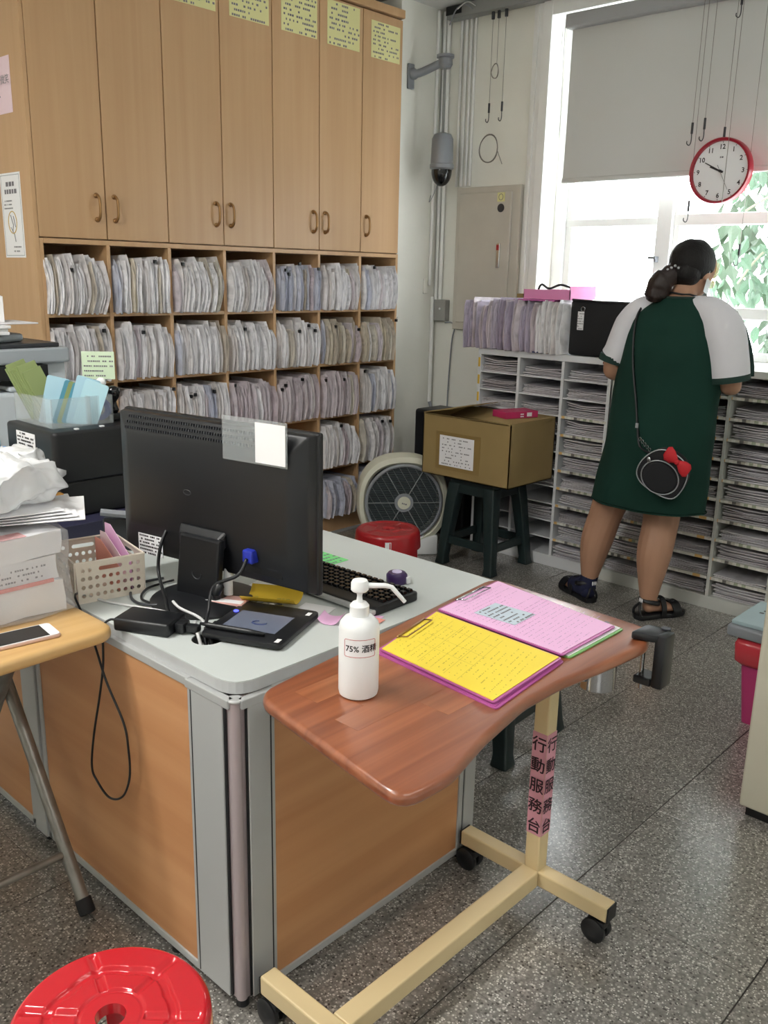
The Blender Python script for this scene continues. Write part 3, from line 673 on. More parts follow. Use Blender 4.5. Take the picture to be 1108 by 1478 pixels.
dc = T('cable_raceway', 'grey raceway beam under the ceiling above the window wall', 'raceway', (4.42, 2.2, 2.9))
O('raceway_channel', MB().box(4.385, 4.455, 2.45, 3.66, 2.935, 3.005), M['duct'], dc, bevel=0.003, world=True)
O('open_end', MB().box(4.38, 4.46, 3.55, 3.66, 2.955, 3.0), M['black'], dc, world=True)
O('loose_cable', MB().tube(spline([(4.37, 3.62, 2.90), (4.37, 3.58, 2.97), (4.37, 3.52, 2.99), (4.37, 3.46, 2.96)], 6), 0.004, 6), M['grey'], dc, world=True)
O('loose_cable', MB().tube(spline([(4.36, 3.56, 2.97), (4.37, 3.50, 3.0), (4.37, 3.44, 2.97)], 6), 0.003, 6), M['white_wire'], dc, world=True)

def hook(x, y, z, tilt=0):
    mb = MB(); mb.cyl((x, y, z), (x, y, z-0.05), 0.006, seg=8)
    mb.tube(spline([(x, y, z-0.05), (x, y, z-0.085), (x, y+0.008, z-0.10), (x, y+0.02, z-0.092), (x, y+0.02, z-0.08)], 4), 0.0025, 6)
    return mb
def hanging(lab, x, y, z0, z1, hk=True, coil=None, clip=True):
    t = T('hanging_wire', lab, 'wire', (x, y, z1))
    O('wire', MB().tube([(x, y, z0), (x, y, z1)], 0.0014, 6), M['steel'], t, world=True)
    if hk: O('hook', hook(x, y, z1), M['dkgrey'], t, world=True)
    if clip: O('clip', MB().box(x-0.006, x+0.006, y-0.008, y+0.008, z0-0.04, z0), M['dkgrey'], t, bevel=0.002, world=True)
    if coil: O('wire_coil', coil, M['steel'], t, world=True, smooth=True)
    return t
def coil(x, y, z, r, rz, n=3):
    pts = []
    for i in range(24*n):
        a = 2*PI*i/24; q = 1+0.03*math.sin(i*0.37)
        pts.append((x+0.004*math.sin(i*0.5), y+r*math.cos(a)*q, z+rz*math.sin(a)*q))
    return MB().tube(pts, 0.0022, 6)
RX = 4.40
hanging('hanging wire left of the window, ending in the left small hook', RX, 3.335, 2.93, 2.46, coil=None)
c2 = coil(RX, 3.325, 2.22, 0.065, 0.075); c2.tube(spline([(RX, 3.26, 2.20), (RX, 3.24, 2.16), (RX, 3.225, 2.13)], 5), 0.002, 6)
hanging('hanging wire with a small hook and a large loose coil, left of the window', RX, 3.245, 2.93, 2.46, coil=c2)
hanging('short hanging wire ending in a small oval coil, left of the window', RX, 3.295, 2.93, 2.66, hk=False, coil=coil(RX, 3.305, 2.625, 0.024, 0.038))
hanging('wire hanging in front of the blind, leftmost, with a bare hook', 4.33, 2.07, 3.0, 2.235)
hanging('wire with a dark clip hanging left of the wall clock', 4.33, 2.01, 3.0, 2.25)
hanging('wire that carries the wall clock', 4.32, 1.905, 3.0, 2.20)
hanging('long wire hanging in front of the clock, down past the window bar', 4.25, 1.85, 3.0, 1.86, hk=False)
hanging('short wire with a hook high at the right edge of the blind', 4.33, 1.895, 3.0, 2.76)
hanging('long wire right of the clock with a low hook before the leaves', 4.33, 1.775, 3.0, 1.68)
hanging('thin wire with a hook left of the clock, down to the window bar', 4.345, 2.055, 3.0, 1.885)

# wall clock
R = 0.147; kx, ky, kz = 4.30, 1.893, 2.005
ck = T('wall_clock', 'round wall clock with a dark red rim, hanging on a wire before the blind', 'clock', (kx, ky, kz-R))
mx = Matrix.Rotation(-PI/2, 3, 'Y')  # local z -> -x
O('rim', MB().lathe([(R-0.016, 0.004), (R-0.014, 0.022), (R-0.004, 0.026), (R, 0.018), (R, -0.012), (R-0.02, -0.014)], (kx, ky, kz), 48, M=mx), M['clock_red'], ck, smooth=0.7, world=True)
O('dial', MB().cyl((kx+0.004, ky, kz), (kx-0.006, ky, kz), R-0.012, seg=48), M['white_paper'], ck, world=True)
for h_ in range(1, 13):
    a = PI/2 - h_*PI/6; rr_ = R*0.73; s_ = str(h_); wd = 0.0135*len(s_)
    p = Vector((kx-0.0065, ky - math.cos(a)*rr_, kz + math.sin(a)*rr_)); q = text_mb(s_, 0.030, p + Vector((0, wd*0.62, -0.0105)), (0, -1, 0), (0, 0, 1), bold=0.0006)
    O('numeral', q, M['ink'], ck, world=True)
for h_ in range(12):
    a = PI/2 - h_*PI/6
    O('hour_mark', MB().tube([(kx-0.0075, ky-math.cos(a)*R*q, kz+math.sin(a)*R*q) for q in (0.84, 0.88)], 0.0012, 5), M['ink'], ck, world=True)
O('maker_mark', print_lines((kx-0.0065, ky+0.02, kz+0.055), (0, -1, 0), (0, 0, 1), 0.045, 0.012, 1, seed=2, lh=0.6, dens=1), M['ink_soft'], ck, world=True)
def hand(ang, l, w, back=0.015, x=0.011):
    a = PI/2 - math.radians(ang); d = Vector((0, -math.cos(a), math.sin(a))); s = Vector((0, d.z, -d.y)); c0 = Vector((kx-x, ky, kz)); mb = MB()
    vs = [c0 - d*back - s*w, c0 + d*l - s*w*0.5, c0 + d*l + s*w*0.5, c0 - d*back + s*w]
    return mb.add(vs + [p + Vector((0.0012, 0, 0)) for p in vs], [(0, 1, 2, 3), (4, 7, 6, 5), (0, 4, 5, 1), (1, 5, 6, 2), (2, 6, 7, 3), (3, 7, 4, 0)])
O('hour_hand', hand(292, 0.055, 0.005), M['ink'], ck, world=True)
O('minute_hand', hand(298, 0.085, 0.0035, x=0.0125), M['ink'], ck, world=True)
O('second_hand', hand(152, 0.095, 0.001, 0.03, x=0.014), M['ink_soft'], ck, world=True)
O('hand_hub', MB().cyl((kx-0.008, ky, kz), (kx-0.016, ky, kz), 0.006), M['ink'], ck, world=True)

# ================================================================ white paper-tray units
UX = 3.985
def tray_unit(lab, ys, m, flap_rows, zt=1.13):
    t = T('pigeonhole_unit', lab, 'shelving unit', (UX+0.18, (ys[0]+ys[-1])/2, 0))
    a, b = ys[-1], ys[0]
    O('top_board', MB().box(UX-0.002, UX+0.36, a, b, 1.098, zt), m, t, bevel=0.002, world=True)
    O('back_board', MB().box(UX+0.345, UX+0.36, a, b, 0.06, 1.098), m, t, world=True)
    O('plinth', MB().box(UX, UX+0.34, a, b, 0.0, 0.062), m, t, bevel=0.002, world=True)
    for i, y in enumerate(ys):
        w = 0.016 if 0 < i < len(ys)-1 else 0.018
        y0 = y-w/2 if 0 < i < len(ys)-1 else (y-w if i == 0 else y)
        O('upright', MB().box(UX, UX+0.345, y0, y0+w, 0.062, 1.098), m, t, bevel=0.001, world=True)
    for c in range(len(ys)-1):
        for k in range(1, 11):
            z = 1.10 - 0.0945*k
            sh = O('shelf', MB().box(UX+0.004, UX+0.345, ys[c+1]+0.009, ys[c]-0.009, z-0.004, z+0.003), m, t, world=True)
            if flap_rows(c, k): O('label_strip', MB().box(UX-0.002, UX+0.004, ys[c+1]+0.009, ys[c]-0.009, z-0.009, z+0.004), M['lip'], sh, world=True)
    return t
u1 = tray_unit('white unit of paper pigeonholes left of the woman, beneath the row of files', [3.013, 2.745, 2.472, 2.195], M['unit'], lambda c, k: c == 2 and k > 2)
u2 = tray_unit('white unit of paper pigeonholes behind and right of the woman, coloured as in shadow', [2.185, 1.885, 1.598, 1.312], M['unit_shade'], lambda c, k: True)
st = MB()
for k in range(4): st.box(UX-0.0015, UX, 2.999, 3.011, 1.06-0.0945*k-0.03, 1.06-0.0945*k+0.02)
O('yellow_sticker', st, mat('yellow_label', '#d8b23c', 0.5), u1, world=True)
O('red_sticker', MB().box(UX-0.0035, UX-0.002, 2.205, 2.245, 1.103, 1.115), mat('brown_label', '#8a4a3c', 0.5), u1, world=True)
def paper_stack(seed, w, hmax, depth=0.29, n=None):
    rr = random.Random(seed); mb = MB(); n = n or rr.randint(6, 9); z = 0.0
    for k in range(n):
        th = hmax/n*rr.uniform(0.35, 0.6); gap = hmax/n*rr.uniform(0.2, 0.45); sag = rr.uniform(0.0, 0.012)*(k/n); xo = rr.uniform(0.0, 0.022); yo = rr.uniform(-0.006, 0.006); ww = w*rr.uniform(0.86, 0.98); lift = rr.uniform(0, 0.008)*rr.choice([0, 0, 1]); N = 6; vs = []
        for i in range(N+1):
            t = i/N; y = yo + (w-ww)/2 + ww*t; q = z + sag*(2*t-1)**2*0.9 + lift*max(0, t-0.7)*2 + 0.001*math.sin(t*9+k)
            vs += [(xo, y, q), (xo, y, q+th), (xo+depth, y, q+th), (xo+depth, y, q)]
        fs = [(0, 1, 2, 3), tuple(reversed([N*4+i for i in range(4)]))]
        for i in range(N):
            for j in range(4): fs.append((i*4+j, i*4+(j+1) % 4, (i+1)*4+(j+1) % 4, (i+1)*4+j))
        mb.add(vs, fs); z += th+gap
    return mb
stack_meshes = {}
for mod in range(14):
    me = mesh_from(paper_stack(mod, 0.245, 0.05+0.012*(mod % 4)), 'paper_stack'); me.materials.append(M['stack']); stack_meshes[mod] = me
rs = random.Random(3)
for ui, (ys, nm) in enumerate((([3.013, 2.745, 2.472, 2.195], 'left white unit'), ([2.185, 1.885, 1.598, 1.312], 'right white unit'))):
    for c in range(3):
        for k in range(1, 12):
            if ui == 0 and c == 0 and k in (9, 10): continue
            if ui == 0 and c == 1 and k in (8, 10, 11): continue
            if ui == 0 and c == 0 and k in (4, 5, 6, 7): pass
            z = 1.10-0.0945*k+0.0034 if k < 11 else 0.0625
            if ui == 1 and c == 2 and k == 10: m_ = mesh_from(paper_stack(99, 0.25, 0.018, n=2), 'paper_stack'); m_.materials.append(M['stack'])
            elif ui == 0 and c == 1 and k <= 3: m_ = stack_meshes[(k*4) % 12]
            else: m_ = stack_meshes[rs.randrange(14)]
            o = link('paper_stack', m_, None, 'stack of papers on the %s shelf down, %s column of the %s' % (['first', 'second', 'third', 'fourth', 'fifth', 'sixth', 'seventh', 'eighth', 'ninth', 'tenth', 'bottom'][k-1], ['left', 'middle', 'right'][c], nm), 'paper stack', 'flat paper stacks in the pigeonhole units')
            o.location = (UX+0.012-(0.03 if (ui == 0 and c == 2 and k == 11) else 0), ys[c+1]+0.013, z)
            if ui == 1: o.scale = (1, 1.06, 1)

# ---- on top of the units
rz_ = random.Random(21); x = 3.09
y = 3.115; n = 24; step = (3.10-2.475)/n; Ztop = 1.132
for k in range(n):
    mk = 'folder_lav' if k < 18 else 'folder'
    mb = bundle_mesh(rz_.random(), rz_.uniform(0.245, 0.265), step*0.95, 0.33, rz_.uniform(-0.004, 0.004), (0.012 if k < 3 else 0.003) * (1 if k < 3 else rz_.uniform(-1, 1)), 2)
    # lay them front edge towards the room: rotate so local x -> -y, local y -> x
    o = O('plastic_file', mb, M[mk if rz_.random() > 0.12 else 'folder_pink'], label=('lavender sleeved file, %s from the left in the row on the white unit' if mk == 'folder_lav' else 'whiter sleeved file, %s from the left in the row on the white unit') % nth[k], cat='file', group='files standing on the white unit', smooth=0.9)
    o.rotation_euler = (0, 0, -PI/2); o.location = (3.955 + rz_.uniform(-0.01, 0.01), 3.10 - step*k, Ztop+0.008)
pb = T('pink_tray', 'pink plastic tray of papers lying on the row of files', 'tray', (4.12, 2.66, 1.395), 0)
b2 = MB(); b2.box(4.0, 4.25, 2.47, 2.75, 1.402, 1.406); b2.box(4.0, 4.004, 2.47, 2.75, 1.406, 1.45); b2.box(4.246, 4.25, 2.47, 2.75, 1.406, 1.45); b2.box(4.0, 4.25, 2.47, 2.474, 1.406, 1.47); b2.box(4.0, 4.25, 2.746, 2.75, 1.406, 1.43)
O('tray_body', b2, M['pink'], pb, world=True)
O('tray_papers', MB().box(4.01, 4.24, 2.49, 2.74, 1.407, 1.44), M['paper'], pb, bevel=0.004, world=True)
O('strap_clip', MB().tube(spline([(4.06, 2.70, 1.45), (4.06, 2.68, 1.475), (4.07, 2.64, 1.455), (4.08, 2.58, 1.475), (4.09, 2.52, 1.46)], 5), 0.006, 8), M['black'], pb, smooth=True, world=True)
sh_ = T('pink_folder', 'flat pink folder under the pink tray on the files', 'folder', (4.1, 2.7, 1.39))
O('cover', MB().box(3.985, 4.24, 2.55, 2.80, 1.392, 1.400), M['magenta_board'], sh_, bevel=0.002, world=True)
cdb = T('cardboard_piece', 'brown cardboard box edge standing behind the row of files', 'box', (4.30, 2.9, 1.13))
mbx = MB(); mbx.box(4.34, 4.352, 2.74, 3.03, 1.133, 1.42); mbx.box(4.352, 4.39, 2.74, 2.75, 1.133, 1.42); mbx.box(4.352, 4.39, 3.02, 3.03, 1.133, 1.42)
O('box_side', mbx, M['card'], cdb, bevel=0.001, world=True)
bc = T('document_case', 'black fabric document case with a white luggage tag, standing on the white unit', 'case', (4.05, 2.15, 1.13))
def casef(mbx):
    pass
O('case_body', MB().box(3.985, 4.07, 2.06, 2.455, 1.132, 1.405), M['fabric_black'], bc, bevel=0.018, seg=3, smooth=0.6, world=True)
O('case_rim', MB().tube([(3.988, 2.07, 1.40), (3.988, 2.15, 1.398), (3.988, 2.30, 1.40), (3.988, 2.445, 1.405)], 0.006, 8), M['black'], bc, smooth=True, world=True)
O('tag', MB().box(3.979, 3.983, 2.37, 2.405, 1.26, 1.35), M['white_paper'], bc, bevel=0.001, world=True)
O('tag_printing', print_lines((3.978, 2.405, 1.262), (0, -1, 0), (0, 0, 1), 0.035, 0.085, 7, seed=9), M['ink_soft'], bc, world=True)
O('tag_ring', MB().tube([(3.981, 2.378+0.011*math.cos(a), 1.362+0.011*math.sin(a)) for a in [2*PI*i/14 for i in range(14)]], 0.002, 6, closed=True), M['chrome'], bc, world=True, smooth=True)
bn = T('blue_booklet', 'thin dark blue booklet under the white files on the unit', 'booklet', (3.99, 2.66, 1.13))
O('cover', MB().box(3.965, 4.10, 2.60, 2.68, 1.131, 1.137), mat('navy_cover', '#23366e', 0.4), bn, world=True)
# ================================================================ desk
dk = T('partition_desk', 'grey-topped office desk with beech partition panels and aluminium posts', 'desk', (1.37, 2.2, 0))
dx0, dx1, dy0, dy1 = 0.944, 1.80, 1.252, 3.05
outline = round_poly([(dx0, dy0), (dx1, dy0), (dx1, dy1), (dx0, dy1)], [0.06, 0.03, 0.03, 0.03], 6)
HX, HY, HR = 1.045, 1.475, 0.034
def top_with_hole(z0, z1):
    """desk top slab with a round cable hole"""
    bm = bmesh.new(); n = 24
    outer = [bm.verts.new((p[0], p[1], z1)) for p in outline]
    hole = [bm.verts.new((HX+HR*math.cos(2*PI*i/n), HY+HR*math.sin(2*PI*i/n), z1)) for i in range(n)]
    es = [bm.edges.new((outer[i], outer[(i+1) % len(outer)])) for i in range(len(outer))] + [bm.edges.new((hole[i], hole[(i+1) % n])) for i in range(n)]
    bmesh.ops.triangle_fill(bm, edges=es, use_beauty=True)
    r = bmesh.ops.extrude_face_region(bm, geom=list(bm.faces)); vs = [e for e in r['geom'] if isinstance(e, bmesh.types.BMVert)]
    for v in vs: v.co.z = z0
    mb = MB(); bm.verts.index_update(); mb.add([v.co.copy() for v in bm.verts], [[v.index for v in f.verts] for f in bm.faces]); bm.free()
    return mb
O('desk_top', top_with_hole(0.7425, 0.745), M['ltgrey'], dk, world=True)
O('desk_edge', top_with_hole(0.718, 0.7424), M['desk_edge'], dk, world=True, bevel=0.003)
O('cable_cup', MB().lathe([(HR, 0.0), (HR, -0.06), (0.0005, -0.062)], (HX, HY, 0.742), caps=False), M['black'], dk, world=True)
PX = 0.936; PY = 1.243
def post(x, y, z0=0.02, z1=0.722):
    mb = MB(); mb.box(x-0.0, x+0.05, y, y+0.05, z0, z1); return mb
# corner post: two flat flanges and a round quarter column
cp = MB(); cp.box(PX-0.004, PX+0.012, PY+0.034, PY+0.148, 0.03, 0.715); cp.box(PX+0.030, PX+0.095, PY-0.004, PY+0.012, 0.03, 0.715)
O('corner_post', cp, M['alu'], dk, bevel=0.002, world=True)
O('corner_post_core', MB().cyl((PX+0.013, PY+0.014, 0.03), (PX+0.013, PY+0.014, 0.715), 0.0115, seg=24).box(PX+0.004, PX+0.03, PY+0.014, PY+0.052, 0.03, 0.712).box(PX+0.013, PX+0.04, PY+0.006, PY+0.05, 0.03, 0.712), mat('alu_pinkish', '#b3a6a8', 0.4, metal=0.15), dk, smooth=0.6, world=True)
for q in ((PX-0.0046, PX-0.003, PY+0.135, PY+0.138), (PX+0.083, PX+0.086, PY-0.0046, PY-0.003), (PX-0.001, PX+0.003, PY+0.028, PY+0.034), (PX+0.026, PX+0.03, PY-0.001, PY+0.003)):
    O('post_groove', MB().box(*q, 0.035, 0.705), M['black'], dk, world=True)
O('corner_cap', MB().lathe([(0.016, 0), (0.017, 0.005), (0.012, 0.006)], (PX+0.014, PY+0.015, 0.711)), M['alu'], dk, smooth=True, world=True)
O('corner_bracket', MB().box(PX-0.005, PX+0.012, PY+0.015, PY+0.155, 0.698, 0.717).box(PX+0.015, PX+0.10, PY-0.005, PY+0.012, 0.698, 0.717), M['alu'], dk, bevel=0.002, world=True)
O('partition_panel', MB().box(PX+0.095, 1.645, PY+0.001, PY+0.02, 0.045, 0.712), M['panel'], dk, bevel=0.001, world=True)
O('partition_panel', MB().box(PX+0.001, PX+0.02, PY+0.148, 2.045, 0.045, 0.712), wood('desk_panel_beech_y', '#bd8558', '#cf9a6c', 0.42, 'y', 0.5), dk, bevel=0.001, world=True)
O('partition_panel', MB().box(PX+0.001, PX+0.02, 2.155, 3.04, 0.045, 0.712), bpy.data.materials['desk_panel_beech_y'], dk, bevel=0.001, world=True)
fr = MB(); fr.box(PX+0.095, 1.70, PY-0.003, PY+0.02, 0.027, 0.046); fr.box(PX-0.003, PX+0.02, PY+0.148, 3.05, 0.027, 0.046)
fr.box(PX+0.095, 1.70, PY-0.003, PY+0.02, 0.70, 0.719); fr.box(PX-0.003, PX+0.02, PY+0.148, 3.05, 0.70, 0.719)
O('aluminium_rail', fr, M['alu'], dk, bevel=0.002, world=True)
po = MB(); po.box(1.645, 1.662, PY-0.003, PY+0.03, 0.027, 0.715); po.box(1.668, 1.712, PY-0.003, PY+0.03, 0.027, 0.715)
O('end_post', po, M['alu'], dk, bevel=0.002, world=True)
po = MB(); po.box(PX-0.003, PX+0.03, 2.045, 2.062, 0.027, 0.715); po.box(PX-0.008, PX+0.03, 2.066, 2.130, 0.027, 0.715); po.box(PX-0.003, PX+0.03, 2.134, 2.155, 0.027, 0.715)
O('middle_post', po, M['alu'], dk, bevel=0.002, world=True)
O('post_groove', MB().box(1.660, 1.670, PY, PY+0.02, 0.03, 0.712), M['black'], dk, world=True)
O('post_groove', MB().box(PX+0.002, PX+0.02, 2.058, 2.138, 0.03, 0.712), M['black'], dk, world=True)
for x, y in ((0.96, 1.27), (1.68, 1.265), (0.955, 2.10), (0.955, 2.95), (1.02, 1.262), (0.955, 1.50)):
    O('levelling_foot', MB().cyl((x, y, 0), (x, y, 0.03), 0.014), M['black'], dk, world=True, smooth=0.6)
O('leg_frame', MB().box(1.74, 1.78, 1.33, 1.37, 0, 0.718).box(1.74, 1.78, 2.95, 2.99, 0, 0.718), M['grey'], dk, world=True)

DZ = 0.745
# ================================================================ computer monitor (we see its back)
A = Vector((1.16, 1.975)); B = Vector((1.261, 1.371)); ex = (B-A).normalized(); nb = Vector((ex.y, -ex.x))  # nb points to the viewer's side (-x)
if nb.x > 0: nb = -nb
ang = math.atan2(ex.y, ex.x)
mon = T('computer_monitor', 'black flat computer monitor on its stand, back turned to the viewer', 'monitor', ((A.x+B.x)/2, (A.y+B.y)/2, DZ), ang)
WD = (B-A).length; hw = WD/2; mz0 = 0.808-DZ; mz1 = 1.175-DZ
# local: x along width (left->right as seen), y: +y = away from back ... back is at local -y
def L(y): return -y   # L(positive) = towards the viewer
def lbox(x0, x1, y0, y1, z0, z1): a, b = sorted((L(y0), L(y1))); return (x0, x1, a, b, z0, z1)
O('screen_bezel', MB().box(*lbox(-hw, hw, -0.030, -0.012, mz0, mz1)), M['black'], mon, bevel=0.006)
O('lcd_panel', MB().box(*lbox(-hw+0.015, hw-0.015, -0.0315, -0.029, mz0+0.02, mz1-0.015)), M['black_gloss'], mon)
bk = MB()
def ring(x, z0, z1, y): return [Vector((-x, L(y), z0)), Vector((x, L(y), z0)), Vector((x, L(y), z1)), Vector((-x, L(y), z1))]
bk.loft([ring(hw-0.004, mz0+0.004, mz1-0.004, -0.013), ring(hw-0.012, mz0+0.012, mz1-0.006, 0.010), ring(hw-0.05, mz0+0.085, mz1-0.045, 0.028), ring(hw-0.06, mz0+0.095, mz1-0.055, 0.030)])
O('back_shell', bk, M['black'], mon, bevel=0.004, smooth=0.5)
vt = MB()
for i in range(56):
    x = -hw+0.05+i*(WD-0.16)/56
    for j in range(3): vt.box(*lbox(x, x+0.0035, 0.012+0.007*j*0.9, 0.0175+0.007*j*0.9, mz1-0.012-0.0125*j-0.006, mz1-0.012-0.0125*j))
O('vent_slots', vt, M['dkgrey'], mon)
sp = MB(); sp.loft([ring(0.075, mz0-0.02+0.10, mz0+0.02+0.10, 0.031), ring(0.062, mz0+0.06, mz0+0.10, 0.05)])
sp.prism([(-0.075, 0.0), (0.055, 0.0), (0.075, 0.165), (-0.052, 0.165)], 0, 0.022, M=Matrix(((1, 0, 0, 0), (0, 0, -1, L(0.035)), (0, 1, 0, 0), (0, 0, 0, 1))))
O('stand_column', sp, M['black'], mon, bevel=0.006)
O('stand_foot', MB().lathe([(0.128, 0), (0.130, 0.006), (0.11, 0.014), (0.03, 0.02)], (0, L(0.03), 0), 36), M['black'], mon, smooth=0.7)
O('cable_ring', MB().tube([(0.0+0.014*math.cos(a), L(0.058), 0.075+0.014*math.sin(a)) for a in [PI+PI*i/10 for i in range(11)]], 0.0015, 6), M['dkgrey'], mon)
# label, sockets
lb = O('specification_label', quad_mb((-hw+0.075, L(0.0245), mz0+0.012), (1, 0, 0), (0, 0, 1), 0.085, 0.052, 0.001), M['white_paper'], mon)
O('label_printing', print_lines((-hw+0.075, L(0.0245)-0.0014, mz0+0.012), (1, 0, 0), (0, 0, 1), 0.085, 0.052, 6, seed=31, lh=0.5, dens=0.8), M['ink'], lb)
O('video_plug', MB().box(*lbox(hw-0.175, hw-0.145, 0.012, 0.045, mz0+0.06, mz0+0.092)), mat('blue_plug', '#2333a8', 0.4), mon, bevel=0.005)
O('socket_panel', MB().box(*lbox(hw-0.19, hw-0.08, 0.010, 0.0185, mz0+0.03, mz0+0.095)), M['black'], mon, bevel=0.002)
O('socket_label', quad_mb((hw-0.122, L(0.019), mz0+0.05), (1, 0, 0), (0, 0, 1), 0.03, 0.04, 0.0006), M['dkgrey'], mon)
O('embossed_mark', MB().tube([(-0.05+0.012*math.cos(a), L(0.0305), (mz0+mz1)/2+0.01+0.006*math.sin(a)) for a in [2*PI*i/16 for i in range(16)]], 0.001, 5, closed=True), M['dkgrey'], mon)
# clear card taped to the monitor, printed side left blank
cd = T('clear_card', 'clear plastic card with a blank white square taped on top of the monitor', 'card', (mon.location.x, mon.location.y, 1.10), ang)
O('clear_sheet', quad_mb((0.075, L(0.037), 0.0), (1, 0, 0), (0, 0, 1), 0.185, 0.098, 0.0015), M['acrylic'], cd)
O('white_square', quad_mb((0.172, L(0.039), 0.004), (1, 0, 0), (0, 0, 1), 0.084, 0.088, 0.0006), M['white_paper'], cd)
# ---- cables of the monitor and adapter
def cable(lab, pts, r, m, n=7, cat='cable', name='cable'):
    return O(name, MB().tube(spline(pts, n), r, 7), m, None, smooth=True, label=lab, cat=cat)
def mw(x, y, z):  # monitor-local to world
    return tuple(Matrix.Rotation(ang, 3, 'Z') @ Vector((x, y, 0)) + Vector((mon.location.x, mon.location.y, z)))
vc = T('video_cable', 'thick black video cable with a ferrite lump, from the blue plug to the desk hole', 'cable', mw(hw-0.16, L(0.05), DZ))
p0 = Vector(mw(hw-0.16, L(0.045), 0.88)); 
O('cable_run', MB().tube(spline([p0, Vector(mw(hw-0.16, L(0.075), 0.85)), Vector(mw(hw-0.21, L(0.10), 0.82)), (1.10, 1.545, 0.775), (1.075, 1.52, 0.76), (1.05, 1.49, 0.74), (1.045, 1.475, 0.70)], 6), 0.0042, 8), M['black'], vc, smooth=True, world=True)
a_ = Vector(mw(hw-0.195, L(0.092), 0.828)); b_ = Vector((1.118, 1.56, 0.785)); O('ferrite', MB().tube([a_, a_.lerp(b_, 0.1), a_.lerp(b_, 0.55), a_.lerp(b_, 0.65)], [0.006, 0.0105, 0.0105, 0.006], 12), M['black'], vc, smooth=True, world=True)
cable('black power cable hanging from the left of the monitor back to its foot', [mw(-hw+0.175, L(0.02), 0.90), mw(-hw+0.18, L(0.05), 0.86), mw(-hw+0.18, L(0.06), 0.80), (1.09, 1.70, 0.765), (1.05, 1.62, 0.755), (1.04, 1.54, 0.752), (1.045, 1.49, 0.735)], 0.0042, M['black'])
cable('grey looped cable lying left of the monitor foot', [(1.19, 1.86, 0.75), (1.11, 1.86, 0.752), (1.06, 1.80, 0.75), (1.05, 1.74, 0.75), (1.08, 1.69, 0.754), (1.12, 1.70, 0.752)], 0.0035, M['dkgrey'])
cable('thin black looped cable inside the grey one, left of the monitor foot', [(1.20, 1.83, 0.75), (1.12, 1.82, 0.751), (1.07, 1.77, 0.75), (1.075, 1.72, 0.75), (1.10, 1.70, 0.752)], 0.003, M['black'])
cable('white cable crossing the desk from the basket to the cable hole', [(0.985, 1.90, 0.750), (1.0, 1.82, 0.749), (1.03, 1.74, 0.749), (1.055, 1.66, 0.753), (1.05, 1.58, 0.760), (1.045, 1.53, 0.752), (1.045, 1.485, 0.72)], 0.0032, M['white_wire'])
cable('second white cable looping behind the adapter into the cable hole', [(1.10, 1.665, 0.752), (1.075, 1.645, 0.775), (1.07, 1.61, 0.770), (1.085, 1.56, 0.758), (1.065, 1.51, 0.755), (1.05, 1.475, 0.71)], 0.0034, M['white_wire'])
cable('short bright white cable beside the black plug at the hole', [(1.075, 1.56, 0.75), (1.05, 1.53, 0.756), (1.038, 1.50, 0.750), (1.03, 1.47, 0.71)], 0.0040, M['white_wire'])
cable('black cable bundle sliding into the round desk hole', [(1.10, 1.52, 0.752), (1.075, 1.50, 0.752), (1.055, 1.475, 0.74), (1.05, 1.465, 0.70)], 0.006, M['black'])
# adapter brick
ad = T('power_adapter', 'black power adapter brick lying on the desk beside the cable hole', 'adapter', (0.993, 1.605, DZ), math.radians(-63))
O('brick', MB().box(-0.072, 0.062, -0.040, 0.040, 0.0, 0.030), M['black'], ad, bevel=0.006, seg=3, smooth=0.6)
O('plug', MB().box(0.062, 0.085, -0.016, 0.016, 0.003, 0.026).box(0.085, 0.115, -0.010, 0.010, 0.006, 0.022), M['black'], ad, bevel=0.004, smooth=0.6)
# hanging black cable loop on the panel
cable('black cable hanging in a long loop in front of the left desk panel', [(0.943, 1.655, 0.762), (0.928, 1.668, 0.765), (0.915, 1.675, 0.745), (0.912, 1.68, 0.66), (0.910, 1.70, 0.58), (0.908, 1.735, 0.47), (0.908, 1.755, 0.38), (0.912, 1.742, 0.345), (0.912, 1.69, 0.325), (0.912, 1.63, 0.355), (0.912, 1.595, 0.42), (0.91, 1.59, 0.49), (0.908, 1.60, 0.55), (0.906, 1.66, 0.63), (0.915, 1.72, 0.70), (0.925, 1.79, 0.755), (0.935, 1.83, 0.775), (0.97, 1.87, 0.765)], 0.0027, M['black'])

# signature tablet
tp = T('signature_tablet', 'black signature pad with a grey screen and a stylus on the desk', 'tablet', (1.165, 1.44, DZ), math.radians(-58))
tp.rotation_euler = (0, 0, math.radians(24))
tb = MB(); tb.prism(round_poly([(-0.105, -0.095), (0.105, -0.095), (0.105, 0.095), (-0.105, 0.095)], 0.018), 0.004, 0.016)
O('tablet_body', tb, M['black'], tp, bevel=0.003, smooth=0.5)
O('stand_foot', MB().box(-0.09, -0.06, -0.08, 0.08, 0, 0.005).box(0.06, 0.09, -0.08, 0.08, 0, 0.005), M['black'], tp)
O('screen', MB().box(-0.055, 0.045, -0.058, 0.070, 0.016, 0.0167), M['screen'], tp)
O('screen_mark', MB().tube([(-0.012+0.01*math.cos(a), 0.0+0.016*math.sin(a), 0.0172) for a in [0.3+4.6*i/14 for i in range(15)]], 0.002, 5), mat('lcd_blue', '#3f4c78', 0.4), tp)
O('power_light', MB().cyl((0.035, 0.082, 0.0158), (0.035, 0.082, 0.0172), 0.006), (lambda m: (m.node_tree.nodes['Principled BSDF'].inputs['Emission Color'].__setattr__('default_value', (0.1, 0.12, 1, 1)), m.node_tree.nodes['Principled BSDF'].inputs['Emission Strength'].__setattr__('default_value', 2.0), m)[2])(mat('blue_led', '#3030ff')), tp)
